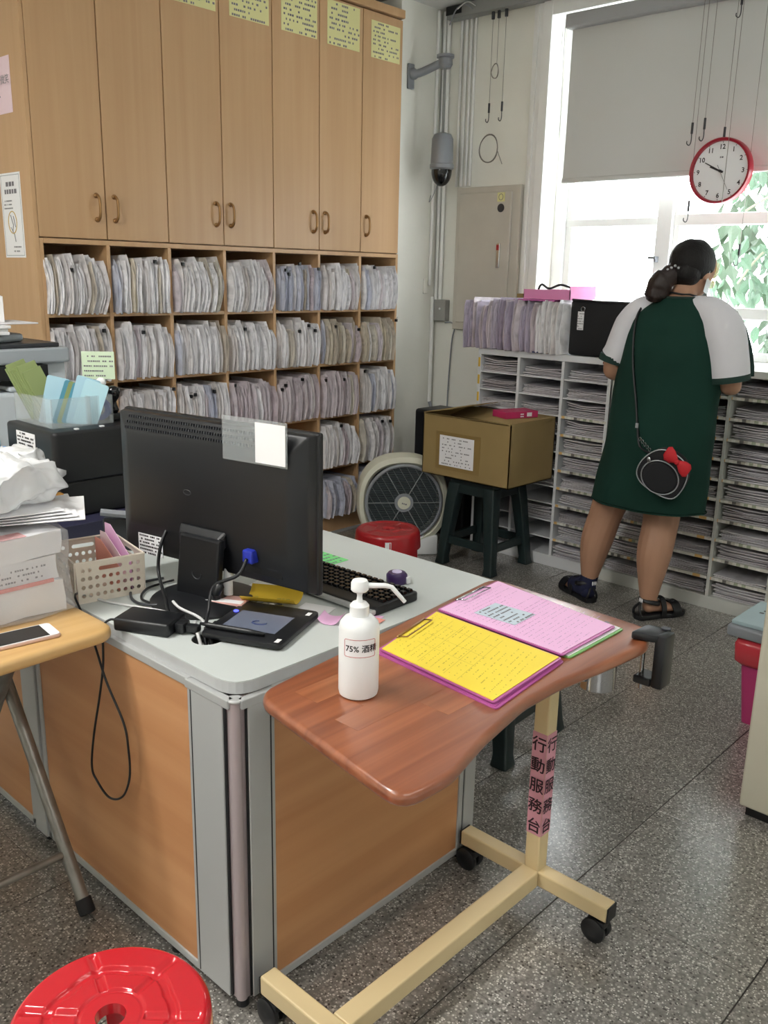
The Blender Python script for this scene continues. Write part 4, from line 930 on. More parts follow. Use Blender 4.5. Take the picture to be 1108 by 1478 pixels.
for q in ((-0.085, -0.080), (0.078, -0.078)):
    O('white_label', MB().box(q[0]-0.009, q[0]+0.009, q[1]-0.005, q[1]+0.005, 0.0158, 0.0166), M['white_paper'], tp)
sy = T('stylus', 'black stylus pen resting along the edge of the signature pad', 'pen', (1.06, 1.45, DZ))
O('pen_barrel', MB().tube([(1.048, 1.505, 0.770), (1.06, 1.49, 0.768), (1.10, 1.40, 0.767), (1.115, 1.37, 0.766)], [0.003, 0.0055, 0.006, 0.004], 10), M['black'], sy, smooth=True, world=True)

def sheet(lab, c, w, h, rz, m, z=DZ+0.0008, curl=0.0, name='paper_sheet', cat='paper', th=0.0008, n=8, seed=None, inkm='ink_soft', rows=8):
    t = T(name, lab, cat, (c[0], c[1], z), rz)
    mb = MB(); vs = []
    for k in (0, th):
        for j in range(n+1):
            for i in range(2): vs.append((-w/2+w*i, -h/2+h*j/n, k + curl*(2*abs(j/n-0.5))**3))
    fs = []
    for j in range(n):
        a = j*2; fs.append((a, a+2, a+3, a+1)); b = (n+1)*2 + j*2; fs.append((b, b+1, b+3, b+2))
        fs.append((a, b, b+2, a+2)); fs.append((a+1, a+3, b+3, b+1))
    e = (n+1)*2; fs.append((0, 1, e+1, e)); fs.append((2*n, 2*n+e, 2*n+1+e, 2*n+1)); mb.add(vs, fs)
    s_ = O('sheet', mb, M[m], t, smooth=0.8)
    if seed is not None: O('printing', print_lines((-w/2, -h/2, th), (1, 0, 0), (0, 1, 0), w, h, rows, seed=seed, dens=0.6), M[inkm], t)
    return t
sheet('yellow handwritten sticky paper under the monitor', (1.275, 1.535), 0.13, 0.09, math.radians(-58), 'yellow_sticky', curl=0.02, seed=3, rows=4, inkm='ink_yellow', name='sticky_note', z=0.757)
sheet('small white paper slip beside the signature pad', (1.32, 1.44), 0.07, 0.08, math.radians(20), 'white_paper', name='paper_slip')
sheet('small lilac sticky note curling up, behind the sanitiser bottle', (1.305, 1.365), 0.055, 0.05, math.radians(30), 'pink_paper', curl=0.012, name='sticky_note', z=0.746)
sheet('small salmon paper slip at the desk edge behind the bottle', (1.355, 1.285), 0.07, 0.022, math.radians(10), 'orange', name='paper_slip', z=0.7475)
sheet('lilac slip under the salmon one at the desk edge', (1.375, 1.30), 0.06, 0.022, math.radians(18), 'pink_paper', name='paper_slip')
sheet('green printed paper lying right of the monitor near the keyboard', (1.60, 1.72), 0.09, 0.13, math.radians(0), 'green_paper', seed=14, rows=6, name='green_note')
sheet('white paper with a blue loop drawn, beneath the monitor', (1.33, 1.62), 0.10, 0.12, 0.3, 'white_paper', name='paper_sheet', z=0.7462)
bx = T('small_box', 'white and red small carton lying under the monitor by the stand', 'carton', (1.19, 1.60, DZ), math.radians(28))
O('carton', MB().box(-0.025, 0.03, -0.05, 0.05, 0, 0.018), mat('pale_red_carton', '#d8a8a0', 0.5), bx, bevel=0.002)
O('carton_label', MB().box(-0.02, 0.0, -0.045, 0.045, 0.0181, 0.0187), M['white_paper'], bx)
gb = T('glue_stick', 'white upright tube standing just behind the monitor stand', 'tube', (1.215, 1.625, DZ))
O('tube_body', MB().lathe([(0.011, 0), (0.011, 0.07), (0.009, 0.073), (0.009, 0.09)], (0, 0, 0), 16), M['white_plastic'], gb, smooth=0.6)
clc = T('calculator', 'small grey calculator with white keys under the monitor edge', 'calculator', (1.235, 1.545, DZ), math.radians(25))
O('calculator_body', MB().box(-0.035, 0.035, -0.05, 0.05, 0, 0.01), M['grey'], clc, bevel=0.002)
km = MB()
for i in range(4):
    for j in range(4): km.box(-0.028+i*0.015, -0.017+i*0.015, -0.042+j*0.016, -0.030+j*0.016, 0.01, 0.013)
O('key', km, M['white_plastic'], clc, kind='stuff')

# keyboard
kbd = T('keyboard', 'black computer keyboard with a silver front edge beside the monitor', 'keyboard', (1.47, 1.50, DZ), math.radians(-88.5))
# local x along its length (world -y), local y towards world +x
O('keyboard_base', MB().prism(round_poly([(-0.20, -0.085), (0.185, -0.085), (0.185, 0.075), (-0.20, 0.075)], 0.012), 0, 0.022), M['black'], kbd, bevel=0.004, smooth=0.6)
O('silver_rest', MB().box(-0.20, 0.185, -0.093, -0.078, 0.004, 0.017), M['alu'], kbd, bevel=0.004)
kk = mesh_from(MB().loft([[Vector((-0.0078, -0.0075, 0)), Vector((0.0078, -0.0075, 0)), Vector((0.0078, 0.0075, 0)), Vector((-0.0078, 0.0075, 0))], [Vector((-0.006, -0.0055, 0.007)), Vector((0.006, -0.0055, 0.007)), Vector((0.006, 0.0055, 0.007)), Vector((-0.006, 0.0055, 0.007))]]), 'key', bevel=0.001, seg=1); kk.materials.append(M['black_gloss'])
km = MB()
for r_ in range(6):
    yk = 0.058 - r_*0.0185 - (0.004 if r_ else 0); skip = 0
    for c_ in range(20):
        xk = -0.186 + c_*0.0186
        if c_ in (15,) : continue
        if r_ == 5 and 3 < c_ < 9: 
            if c_ == 4: 
                o = link('key', kk, kbd); o.location = (xk+0.037, yk, 0.022); o.scale = (5.4, 1, 1)
            continue
        o = link('key', kk, kbd); o.location = (xk, yk, 0.022)
tm = T('tape_dispenser', 'small round purple tape measure with a pale top beside the keyboard', 'tape measure', (1.605, 1.44, DZ))
O('case', MB().lathe([(0.024, 0), (0.027, 0.004), (0.027, 0.022), (0.022, 0.028), (0.012, 0.029)], (0, 0, 0), 28), M['purple'], tm, smooth=0.7)
O('top_button', MB().lathe([(0.013, 0.0285), (0.012, 0.031), (0.004, 0.032)], (0, 0, 0), 20), mat('lilac_button', '#cfc6e8', 0.4), tm, smooth=0.7)
O('end_tab', MB().box(0.005, 0.018, -0.032, -0.026, 0.002, 0.020), M['white_plastic'], tm, bevel=0.002)

# ================================================================ black label printer with organiser on top
pr = T('desk_printer', 'black desktop printer with a white data label, behind the monitor', 'printer', (1.33, 2.50, DZ), math.radians(0))
O('printer_body', MB().prism(round_poly([(1.175, 2.36), (1.50, 2.36), (1.50, 2.66), (1.175, 2.66)], 0.02), 0.905, 1.055), M['black'], pr, bevel=0.010, seg=3, smooth=0.6, world=True)
O('printer_base', MB().box(1.19, 1.49, 2.37, 2.65, 0.80, 0.906), M['black'], pr, bevel=0.006, world=True)
O('paper_slot', MB().box(1.168, 1.176, 2.40, 2.60, 0.93, 0.945), M['dkgrey'], pr, world=True)
O('output_tray', MB().box(1.06, 1.18, 2.42, 2.58, 0.925, 0.935), M['dkgrey'], pr, bevel=0.003, world=True)
plb = O('data_label', quad_mb((1.1745, 2.585, 0.985), (0, -1, 0), (0, 0, 1), 0.115, 0.052), M['white_paper'], pr, world=True)
O('label_printing', print_lines((1.1728, 2.585, 0.985), (0, -1, 0), (0, 0, 1), 0.115, 0.052, 5, seed=40, lh=0.5, dens=0.8), M['ink'], plb, world=True)
for y in (2.40, 2.44): O('white_button', MB().box(1.25+2*(y-2.4), 1.262+2*(y-2.4), 2.372, 2.384, 1.055, 1.059), M['white_plastic'], pr, bevel=0.001, world=True)
nb_ = T('document_box', 'dark navy box the black printer stands on', 'box', (1.33, 2.48, DZ))
O('box_body', MB().box(1.15, 1.55, 2.30, 2.70, DZ, 0.799), M['navy'], nb_, bevel=0.003, world=True)
O('printed_band', print_lines((1.30, 2.2985, 0.76), (1, 0, 0), (0, 0, 1), 0.2, 0.03, 1, seed=50, lh=0.7, dens=0.7, t=-0.0006), M['ink_soft'], nb_, world=True)
gt = T('paper_tray', 'grey plastic tray edge between the printer and the monitor', 'tray', (1.31, 2.2, DZ))
O('tray_wall', MB().tube([(1.20, 2.17, 0.86), (1.30, 2.09, 0.845), (1.36, 2.03, 0.84)], 0.010, 8), M['grey'], gt, world=True)
O('tray_body', MB().prism([(1.21, 2.18), (1.36, 2.04), (1.40, 2.08), (1.25, 2.22)], DZ, 0.838), M['dkgrey'], gt, bevel=0.003, world=True)

# acrylic organiser
ao = T('acrylic_organiser', 'clear acrylic organiser box on top of the black printer', 'organiser', (1.30, 2.50, 1.0555))
ox0, ox1, oy0, oy1, oz = 1.205, 1.40, 2.42, 2.65, 1.0555
mb = MB(); mb.box(ox0, ox1, oy0, oy1, oz, oz+0.003)
for q in ((ox0, ox1, oy0, oy0+0.003), (ox0, ox0+0.003, oy0, oy1), (ox1-0.003, ox1, oy0, oy1), (ox0, ox1, oy1-0.003, oy1), (1.325, 1.328, oy0, oy1), (ox0, ox1, 2.53, 2.533)): mb.box(q[0], q[1], q[2], q[3], oz, oz+0.085)
O('clear_walls', mb, M['acrylic'], ao, world=True)
gp = T('green_slip_bundle', 'thick bundle of olive green folded slips leaning in the organiser', 'paper slips', (1.24, 2.57, 1.06))
for k in range(7):
    mb = MB(); M_ = Matrix.Translation((1.222+0.0, 2.60-0.011*k, 1.062)) @ Matrix.Rotation(math.radians(-16-1.5*k), 4, 'Y') @ Matrix.Rotation(math.radians(-8), 4, 'X')
    M_ = Matrix.Translation((1.232+0.004*k, 2.590-0.0085*k, 1.062)) @ Matrix.Rotation(math.radians(-25), 4, Vector((0.68, -0.73, 0)).cross(Vector((0, 0, 1)))*-1)
    mb.box(-0.004, 0.055, -0.004, 0.004, 0, 0.165+0.012*math.sin(k*1.7), M=M_)
    O('slip', mb, M['olive_paper'], gp, bevel=0.001, world=True)
def lean_card(name, lab, cat, x, y, w, h, tilt, m, rzz=-35, th=0.003):
    t = T(name, lab, cat, (x, y, oz+0.004), math.radians(rzz)); mb = MB()
    mb.prism(round_poly([(0, 0), (w, 0), (w, h), (0, h)], 0.008), 0, th, M=Matrix.Rotation(math.radians(tilt), 4, 'Y') @ Matrix(((1, 0, 0, 0), (0, 0, -1, 0), (0, 1, 0, 0), (0, 0, 0, 1))))
    O('card', mb, m, t); return t
lean_card('plastic_pouch', 'pale grey-blue pouch leaning in the organiser, left of the teal cards', 'pouch', 1.225, 2.545, 0.065, 0.145, 14, M['pale_blue'])
for k in range(4):
    lean_card('card_holder', ['teal', 'olive', 'dark teal', 'green-blue'][k]+' card leaning in the middle of the organiser', 'card', 1.255+0.010*k, 2.52-0.008*k, 0.06, 0.135-0.004*k, 20, M[['teal', 'olive_paper', 'teal', 'green_clip'][k]], -38)
lean_card('plastic_pouch', 'large pale blue sleeve leaning at the right of the organiser', 'pouch', 1.295, 2.475, 0.07, 0.14, 20, mat('sky_blue_sleeve', '#b4dbe8', 0.3), -40)
lean_card('plastic_pouch', 'second pale blue sleeve just behind the larger one', 'pouch', 1.285, 2.495, 0.07, 0.148, 17, M['pale_blue'], -40)
br = T('blue_tape_roll', 'royal blue tape roll standing in the right end of the organiser', 'tape roll', (1.375, 2.455, oz+0.004), math.radians(-43))
mb = MB(); n = 28; prof = [(0.018, -0.008), (0.034, -0.008), (0.034, 0.008), (0.018, 0.008)]
mb.loft([[Vector((r*math.cos(2*PI*i/n), y, 0.036+r*math.sin(2*PI*i/n))) for r, y in prof] for i in range(n)], closed=True)
O('roll', mb, M['blue_roll'], br, smooth=0.6)
stp = T('rubber_stamp', 'black turned-handle stamp standing on the printer beside the monitor', 'stamp', (1.435, 2.475, 1.0555))
O('stamp_handle', MB().lathe([(0.010, 0.02), (0.016, 0.03), (0.010, 0.045), (0.009, 0.055), (0.018, 0.07), (0.022, 0.085), (0.019, 0.098), (0.006, 0.103)], (0, 0, 0), 20), M['black_gloss'], stp, smooth=True)
O('stamp_base', MB().prism(round_poly([(-0.028, -0.02), (0.02, -0.02), (0.02, 0.025), (-0.028, 0.025)], 0.005), 0, 0.02), M['black'], stp, bevel=0.002)
sn = T('memo_stand', 'pale green memo card clipped on a small figure stand above the printer', 'memo stand', (1.45, 2.56, 1.0555), math.radians(-43))
O('memo_card', quad_mb((-0.06, 0, 0.115), (1, 0, 0), (0, 0, 1), 0.10, 0.085, 0.001), mat('memo_green', '#d3e6c8', 0.6), sn)
O('memo_printing', print_lines((-0.06, -0.0014, 0.12), (1, 0, 0), (0, 0, 1), 0.10, 0.075, 5, seed=60, lh=0.3), M['ink_soft'], sn)
O('clear_block', MB().box(-0.035, 0.03, -0.012, 0.012, 0, 0.055), M['film'], sn, bevel=0.002)
fg = MB(); fg.ball((-0.005, 0, 0.075), (0.022, 0.014, 0.024), 14, 8); fg.ball((-0.005, 0, 0.105), (0.016, 0.012, 0.016), 14, 8)
O('small_figure', fg, M['white_plastic'], sn, smooth=True)

# blue bag and cable behind, far left
bb = T('blue_tray', 'translucent blue plastic tray at the far left beyond the printer', 'tray', (1.08, 2.72, DZ))
O('tray_side', MB().prism(round_poly([(0.98, 2.66), (1.16, 2.66), (1.16, 2.82), (0.98, 2.82)], 0.01), 0.92, 1.0), M['pale_blue'], bb, bevel=0.004, world=True)
O('tray_post', MB().box(1.145, 1.165, 2.62, 2.65, DZ, 0.98), M['blue_bag'], bb, bevel=0.003, world=True)
O('tray_body', MB().box(1.0, 1.15, 2.66, 2.80, DZ, 0.92), M['pale_blue'], bb, bevel=0.004, world=True)
cable('grey curved stand arm at the far left before the printer', [(0.78, 2.45, 0.98), (0.9, 2.44, 1.0), (1.02, 2.42, 0.985), (1.12, 2.36, 0.955)], 0.008, M['dkgrey'], cat='arm', name='stand_arm')

# copier at the far left
cp = T('photocopier', 'pale grey photocopier at the far left in front of the cupboards', 'photocopier', (1.25, 3.45, 0))
O('copier_body', MB().box(0.85, 1.72, 3.22, 3.70, 0.02, 1.06), M['copier'], cp, bevel=0.015, seg=3, world=True)
O('paper_output_gap', MB().box(0.845, 1.60, 3.214, 3.5, 1.105, 1.155), M['black'], cp, world=True)
O('side_wing', MB().prism([(1.45, 3.22), (1.74, 3.22), (1.76, 3.70), (1.45, 3.70)], 1.062, 1.08), M['copier'], cp, bevel=0.006, world=True)
O('scanner_body', MB().box(0.85, 1.70, 3.23, 3.70, 1.158, 1.215), M['copier2'], cp, bevel=0.008, world=True)
O('scanner_column', MB().box(1.60, 1.69, 3.26, 3.69, 1.08, 1.16), M['copier'], cp, world=True)
O('scan_glass_edge', MB().box(0.86, 1.67, 3.25, 3.68, 1.216, 1.232), M['dkgrey'], cp, bevel=0.004, world=True)
O('document_feeder', MB().prism([(0.9, 3.25), (1.38, 3.25), (1.58, 3.35), (1.58, 3.60), (0.9, 3.62)], 1.233, 1.262), M['copier2'], cp, bevel=0.01, world=True)
for lab, x0, x1, y0, y1, z0, z1, mk in (('stack of white sheets on the photocopier feeder', 1.0, 1.49, 3.28, 3.55, 1.263, 1.298, 'white_paper'), ('loose white sheets sticking out right on the photocopier', 1.35, 1.63, 3.30, 3.52, 1.2985, 1.304, 'paper')):
    t = T('paper_pile', lab, 'papers', ((x0+x1)/2, (y0+y1)/2, z0), 0)
    for k in range(3 if z1-z0 > 0.01 else 1):
        a = z0+(z1-z0)*k/3; rr_ = rs.uniform(-0.01, 0.01)
        O('sheets', MB().box(x0+rr_, x1+rr_, y0-rr_, y1, a, a+(z1-z0)/3*0.95 if z1-z0 > 0.01 else z1), M[mk], t, bevel=0.002, world=True)
wb2 = T('white_carton', 'white carton with an olive side on top of the photocopier papers', 'carton', (1.48, 3.42, 1.3045), math.radians(-20))
O('carton', MB().box(-0.055, 0.055, -0.055, 0.055, 0, 0.095), M['white_paper'], wb2, bevel=0.002)
O('olive_side', MB().box(-0.057, -0.055, -0.054, 0.054, 0.001, 0.094), mat('olive_carton', '#b9bd9c', 0.6), wb2)
O('carton_printing', print_lines((-0.03, -0.0552, 0.05), (1, 0, 0), (0, 0, 1), 0.06, 0.03, 2, seed=70), M['ink_soft'], wb2)

# perforated basket
bk_ = T('storage_basket', 'beige perforated plastic basket with pink papers in it on the desk', 'basket', (1.048, 1.93, DZ), math.radians(-11))
def perforated(p0, ex, w, h, ncol, m, handle=True, th=0.0022, nrow=4):
    """wall with round holes cut through it"""
    ex = Vector(ex).normalized(); up = Vector((0, 0, 1)); nz = ex.cross(up); bm = bmesh.new(); es = []
    def loop(pts):
        vs = [bm.verts.new(Vector(p0)+ex*a+up*b) for a, b in pts]; return [bm.edges.new((vs[i], vs[(i+1) % len(vs)])) for i in range(len(vs))]
    tp_ = 0.004
    es += loop([(tp_, 0), (w-tp_, 0), (w, h), (0, h)])
    dx = w/(ncol+1); r = 0.0052
    for j in range(nrow):
        for i in range(ncol):
            cx_ = dx*(i+1); cz = 0.018 + (h-0.036)*j/(nrow-1)
            if handle and j == nrow-1 and abs(cx_-w/2) < w*0.22: continue
            es += loop([(cx_+r*math.cos(2*PI*k/8), cz+r*math.sin(2*PI*k/8)) for k in range(8)])
    if handle:
        cz = h-0.018; a0 = w/2-w*0.14; a1 = w/2+w*0.14
        es += loop([(a0+0.005*math.cos(t), cz+0.005*math.sin(t)) for t in [PI/2+PI*k/6 for k in range(7)]] + [(a1+0.005*math.cos(t), cz+0.005*math.sin(t)) for t in [-PI/2+PI*k/6 for k in range(7)]])
    bmesh.ops.triangle_fill(bm, edges=es, use_beauty=True)
    bm.verts.index_update(); mb = MB(); mb.add([v.co.copy() for v in bm.verts], [[v.index for v in f.verts] for f in bm.faces]); n = len(mb.v)
    bnd = [e for e in bm.edges if len(e.link_faces) == 1]
    mb.add([v.co + nz*th for v in bm.verts], [list(reversed([v.index for v in f.verts])) for f in bm.faces])
    for e in bnd: mb.f.append([e.verts[0].index, e.verts[1].index, e.verts[1].index+n, e.verts[0].index+n]); mb.m.append(0)
    bm.free(); return mb
bw, bd, bh = 0.165, 0.20, 0.098
for p0, ex_, w_ in (((-bw/2, -bd/2, 0), (1, 0, 0), bw), ((bw/2, bd/2, 0), (-1, 0, 0), bw)):
    O('basket_wall', perforated(p0, ex_, w_, bh, 9, None), M['basket'], bk_)
for p0, ex_, w_ in (((bw/2, -bd/2, 0), (0, 1, 0), bd), ((-bw/2, bd/2, 0), (0, -1, 0), bd)):
    O('basket_wall', perforated(p0, ex_, w_, bh, 10, None), M['basket'], bk_)
O('basket_floor', MB().box(-bw/2+0.003, bw/2-0.003, -bd/2+0.003, bd/2-0.003, 0, 0.003), M['basket'], bk_)
O('basket_rim', MB().tube([(-bw/2, -bd/2, bh), (bw/2, -bd/2, bh), (bw/2, bd/2, bh), (-bw/2, bd/2, bh)], 0.0035, 6, closed=True), M['basket'], bk_)
for k, (x, w_, h_, mm, lab) in enumerate(((0.055, 0.15, 0.135, 'pink_paper', 'tall pink paper standing at the right inside the basket'), (0.042, 0.15, 0.115, 'pink_pale', 'pale pink paper standing inside the basket'), (0.028, 0.14, 0.10, 'orange', 'salmon paper standing inside the basket'))):
    t = T('standing_paper', lab, 'paper', (1.048, 1.93, DZ+0.004), math.radians(-11)); mb = MB()
    mb.prism([(-0.09, 0), (0.09, 0), (0.09, h_*0.97), (0.05, h_), (-0.085, h_*0.62)], 0, 0.0015, M=Matrix(((0, 0, 1, x), (1, 0, 0, 0), (0, 1, 0, 0), (0, 0, 0, 1))))
    O('sheet', mb, M[mm], t)

# ================================================================ folding table at the left
ft = T('folding_table', 'tan wood-topped folding table with steel legs at the left edge', 'table', (0.35, 1.95, 0))
O('table_top', MB().prism(round_poly([(-0.25, 1.585), (0.925, 1.628), (0.925, 2.50), (-0.25, 2.50)], [0.03, 0.05, 0.05, 0.03], 6), 0.732, 0.76), M['tan'], ft, bevel=0.010, seg=3, smooth=0.6, world=True)
lg = [((0.865, 2.235, 0.725), (0.865, 1.757, 0.03)), ((0.835, 1.88, 0.725), (0.835, 2.38, 0.03)), ((-0.18, 2.235, 0.725), (-0.18, 1.757, 0.03)), ((-0.15, 1.95, 0.725), (-0.15, 2.42, 0.03))]
for a_, b_ in lg:
    O('leg', MB().cyl(a_, b_, 0.0155, seg=14), M['steel'], ft, smooth=0.6, world=True)
    d = (Vector(b_)-Vector(a_)).normalized(); O('rubber_foot', MB().cyl(Vector(b_)-d*0.012, Vector(b_)+d*0.026, 0.0195, seg=14), M['rubber'], ft, bevel=0.003, smooth=0.6, world=True)
O('crossbar', MB().cyl((0.865, 1.828, 0.132), (-0.18, 1.828, 0.132), 0.010), M['steel'], ft, smooth=0.6, world=True)
O('crossbar', MB().cyl((0.835, 2.34, 0.152), (-0.15, 2.34, 0.152), 0.010), M['steel'], ft, smooth=0.6, world=True)
O('apron', MB().box(-0.18, 0.87, 1.95, 1.97, 0.71, 0.731), M['steel'], ft, bevel=0.003, world=True)

sp_ = T('smartphone', 'white and rose-gold smartphone lying on the folding table', 'phone', (0.735, 1.71, 0.76), math.radians(-7))
O('phone_body', MB().prism(round_poly([(-0.085, -0.038), (0.085, -0.038), (0.085, 0.038), (-0.085, 0.038)], 0.012), 0.0003, 0.008), mat('rose_gold', '#e3c4ba', 0.3, metal=0.4), sp_, bevel=0.003, smooth=0.6)
O('phone_front', MB().prism(round_poly([(-0.083, -0.036), (0.083, -0.036), (0.083, 0.036), (-0.083, 0.036)], 0.011), 0.0081, 0.0086), M['white_plastic'], sp_)
O('phone_screen', MB().box(-0.066, 0.062, -0.033, 0.033, 0.0087, 0.009), M['black_gloss'], sp_)

def crumple(mb, amp, sc, seed=0, keep=None, fine=0.4):
    out = []
    for p in mb.v:
        v = Vector(p); n_ = noise.noise_vector(v*sc + Vector((seed, 0, 0))); n2 = noise.noise_vector(v*sc*2.7 + Vector((seed, 5, 0)))
        r1 = noise.noise(v*sc*1.9+Vector((9, seed, 0))); r2 = noise.noise(v*sc*4.1+Vector((3, seed, 7))); q = v + n_*amp + n2*amp*fine + n_.normalized()*(abs(r1)*amp*fine*1.2 + abs(r2)*amp*fine*0.8)
        if keep is not None: q.z = max(q.z, keep)
        out.append(tuple(q))
    mb.v = out; return mb
def dense_box(x0, x1, y0, y1, z0, z1, n=12):
    bm = bmesh.new(); bmesh.ops.create_cube(bm, size=1); bmesh.ops.subdivide_edges(bm, edges=bm.edges[:], cuts=n, use_grid_fill=True); mb = MB()
    for v in bm.verts: v.co = Vector((x0+(v.co.x+.5)*(x1-x0), y0+(v.co.y+.5)*(y1-y0), z0+(v.co.z+.5)*(z1-z0)))
    bm.verts.index_update(); mb.add([v.co.copy() for v in bm.verts], [[v.index for v in f.verts] for f in bm.faces]); bm.free(); return mb
# wrapped paper block in clear plastic
pk = T('wrapped_papers', 'stack of papers wrapped in clear plastic on the folding table', 'paper bundle', (0.76, 1.90, 0.7605))
for k, (z0, z1, sh) in enumerate(((0.765, 0.835, 0.0), (0.838, 0.895, -0.008), (0.897, 0.945, 0.004))):
    O('paper_pack', crumple(dense_box(0.62, 0.895+sh, 1.80+abs(sh), 2.02, z0, z1, 5), 0.006, 12, k), M['white_paper'], pk, smooth=0.8, world=True)
st = MB(); st.box(0.60, 0.87, 1.793, 1.797, 0.835, 0.843); st.box(0.70, 0.82, 1.80, 1.84, 0.9465, 0.9475); st.box(0.60, 0.66, 1.790, 1.794, 0.78, 0.80); st.box(0.60, 0.655, 1.790, 1.794, 0.868, 0.885)
O('red_mark', st, mat('faded_red_print', '#e0807c', 0.6), pk, world=True)
O('form_printing', print_lines((0.70, 1.7925, 0.85), (1, 0, 0), (0, 0, 1), 0.16, 0.035, 3, seed=77), M['ink_soft'], pk, world=True)
O('plastic_wrap', crumple(dense_box(0.605, 0.906, 1.782, 2.03, 0.764, 0.955, 26), 0.007, 14, 3, keep=0.7612), M['film'], pk, smooth=True, world=True)
ws = T('white_envelopes', 'white envelopes and sheets lying across the wrapped papers', 'envelopes', (0.78, 1.95, 0.966))
for k in range(4):
    M_ = Matrix.Translation((0.85, 1.95, 0.966+0.006*k)) @ Matrix.Rotation(math.radians(-28+6*k), 4, 'Z') @ Matrix.Rotation(math.radians(-1+0.5*k), 4, 'Y')
    O('envelope', MB().box(-0.22, 0.165-0.025*k, -0.12, 0.10, 0, 0.0015, M=M_), M['white_paper'], ws, world=True)
M_ = Matrix.Translation((0.93, 1.94, 0.9905)) @ Matrix.Rotation(math.radians(-4), 4, 'Z')
O('orange_strip', MB().box(-0.1, 0.045, -0.010, 0.010, 0, 0.0025, M=M_), mat('orange_strip', '#e0a03c', 0.5), ws, world=True)
bagp = T('plastic_bag', 'crumpled translucent white plastic bag lying on top of the envelopes', 'plastic bag', (0.72, 2.0, 0.995))
def bagf(seed, x0, x1, y0, y1, z0, z1, n, amp):
    mb = dense_box(-1, 1, -1, 1, -1, 1, n); vs = []
    for p in mb.v:
        v = Vector(p); l = max(abs(v.x), abs(v.y), abs(v.z)); s = v.normalized()*0.45*l + v*0.55
        vs.append(((x0+x1)/2+s.x*(x1-x0)/2*(1.0), (y0+y1)/2+s.y*(y1-y0)/2, (z0+z1)/2+s.z*(z1-z0)/2))
    mb.v = vs; return crumple(mb, amp, 9, seed, keep=z0, fine=1.1)
O('bag_film', bagf(4, 0.52, 0.975, 1.83, 2.17, 0.994, 1.09, 34, 0.016), M['cloudy'], bagp, smooth=True, world=True)
tk_ = MB()
O('bag_corner', crumple(MB().loft([[Vector((0.930, 1.950, 1.0)), Vector((0.930, 2.050, 1.0)), Vector((0.930, 2.050, 1.05)), Vector((0.930, 1.950, 1.05))], [Vector((0.990, 1.970, 1.015)), Vector((0.990, 2.050, 1.015)), Vector((0.990, 2.050, 1.045)), Vector((0.990, 1.970, 1.04))], [Vector((1.025, 2.010, 1.02)), Vector((1.025, 2.040, 1.02)), Vector((1.025, 2.040, 1.03)), Vector((1.025, 2.010, 1.03))]]), 0.01, 10, 2), M['cloudy'], bagp, smooth=True, world=True)
O('pink_content', crumple(dense_box(0.56, 0.68, 1.86, 1.93, 1.0, 1.03, 5), 0.008, 12, 5), M['pink_pale'], bagp, smooth=True, world=True)
# ================================================================ mobile service table
mt = T('mobile_table', 'wheeled overbed table with a cherry wood top and cream steel frame', 'table', (1.33, 1.0, 0))
mpts = round_poly([(0.915, 1.155), (0.850, 0.742), (0.96, 0.738), (1.09, 0.772), (1.24, 0.798), (1.36, 0.797), (1.50, 0.778), (1.64, 0.765), (1.722, 0.80), (1.748, 1.245)], [0.05, 0.05, 0.02, 0.02, 0.03, 0.03, 0.03, 0.03, 0.04, 0.05], 5)
bmt = MB().prism(mpts, 0.750, 0.7748)
O('table_top', bmt, M['cherry'], mt, bevel=0.009, seg=3, smooth=0.6, world=True)
# inlaid boards of slightly different shade
import itertools
sm = MB(); 
for (x0, x1, y0, y1) in ((0.95, 1.28, 0.93, 0.985), (1.02, 1.55, 0.985, 1.05), (0.97, 1.20, 1.05, 1.11), (1.10, 1.60, 0.86, 0.925)):
    sm.box(x0, x1, y0, y1, 0.77485, 0.77505)
O('wood_strip', sm, M['cherry2'], mt, world=True)
O('pole', MB().box(1.640, 1.680, 0.988, 1.028, 0.105, 0.750), M['cream'], mt, bevel=0.004, world=True)
O('mounting_plate', MB().box(1.58, 1.70, 0.93, 1.09, 0.742, 0.750), M['cream'], mt, world=True)
O('base_bar', MB().box(0.995, 1.640, 0.985, 1.031, 0.068, 0.112), M['cream'], mt, bevel=0.004, world=True)
O('base_bar', MB().box(0.955, 0.995, 0.80, 1.205, 0.068, 0.112), M['cream'], mt, bevel=0.004, world=True)
O('base_bar', MB().box(1.641, 1.681, 0.80, 1.225, 0.068, 0.108), M['cream'], mt, bevel=0.004, world=True)
for x in (0.975, 1.661):
    for y, sgy in ((0.80, -1), (1.205 if x < 1 else 1.225, 1)):
        O('end_cap', MB().box(x-0.0195, x+0.0195, min(y, y+sgy*0.004), max(y, y+sgy*0.004), 0.069, 0.107), M['black'], mt, bevel=0.001, world=True)
        yc = y - sgy*0.025
        w = O('caster', MB().cyl((x, yc, 0.045), (x, yc, 0.068), 0.010).box(x-0.016, x+0.016, yc-0.018, yc+0.018, 0.040, 0.060), M['black'], mt, bevel=0.003, world=True)
        for s_ in (-1, 1):
            O('caster_wheel', MB().lathe([(0.006, -0.007), (0.026, -0.008), (0.030, -0.004), (0.030, 0.005), (0.024, 0.009), (0.006, 0.0095)], (x+s_*0.014, yc+0.008, 0.030), 24, M=Matrix.Rotation(s_*PI/2, 3, 'Y')), M['black'], w, smooth=0.6, world=True)
lbm = MB(); z0, z1 = 0.205, 0.475
q = quad_mb((1.6398, 1.0275, z0), (0, -1, 0), (0, 0, 1), 0.039, z1-z0, 0.0006)
l1 = O('pink_label', q, M['pink_label'], mt, world=True); q = quad_mb((1.6405, 0.9878, z0), (1, 0, 0), (0, 0, 1), 0.039, z1-z0, 0.0006)
l2 = O('pink_label', q, M['pink_label'], mt, world=True)
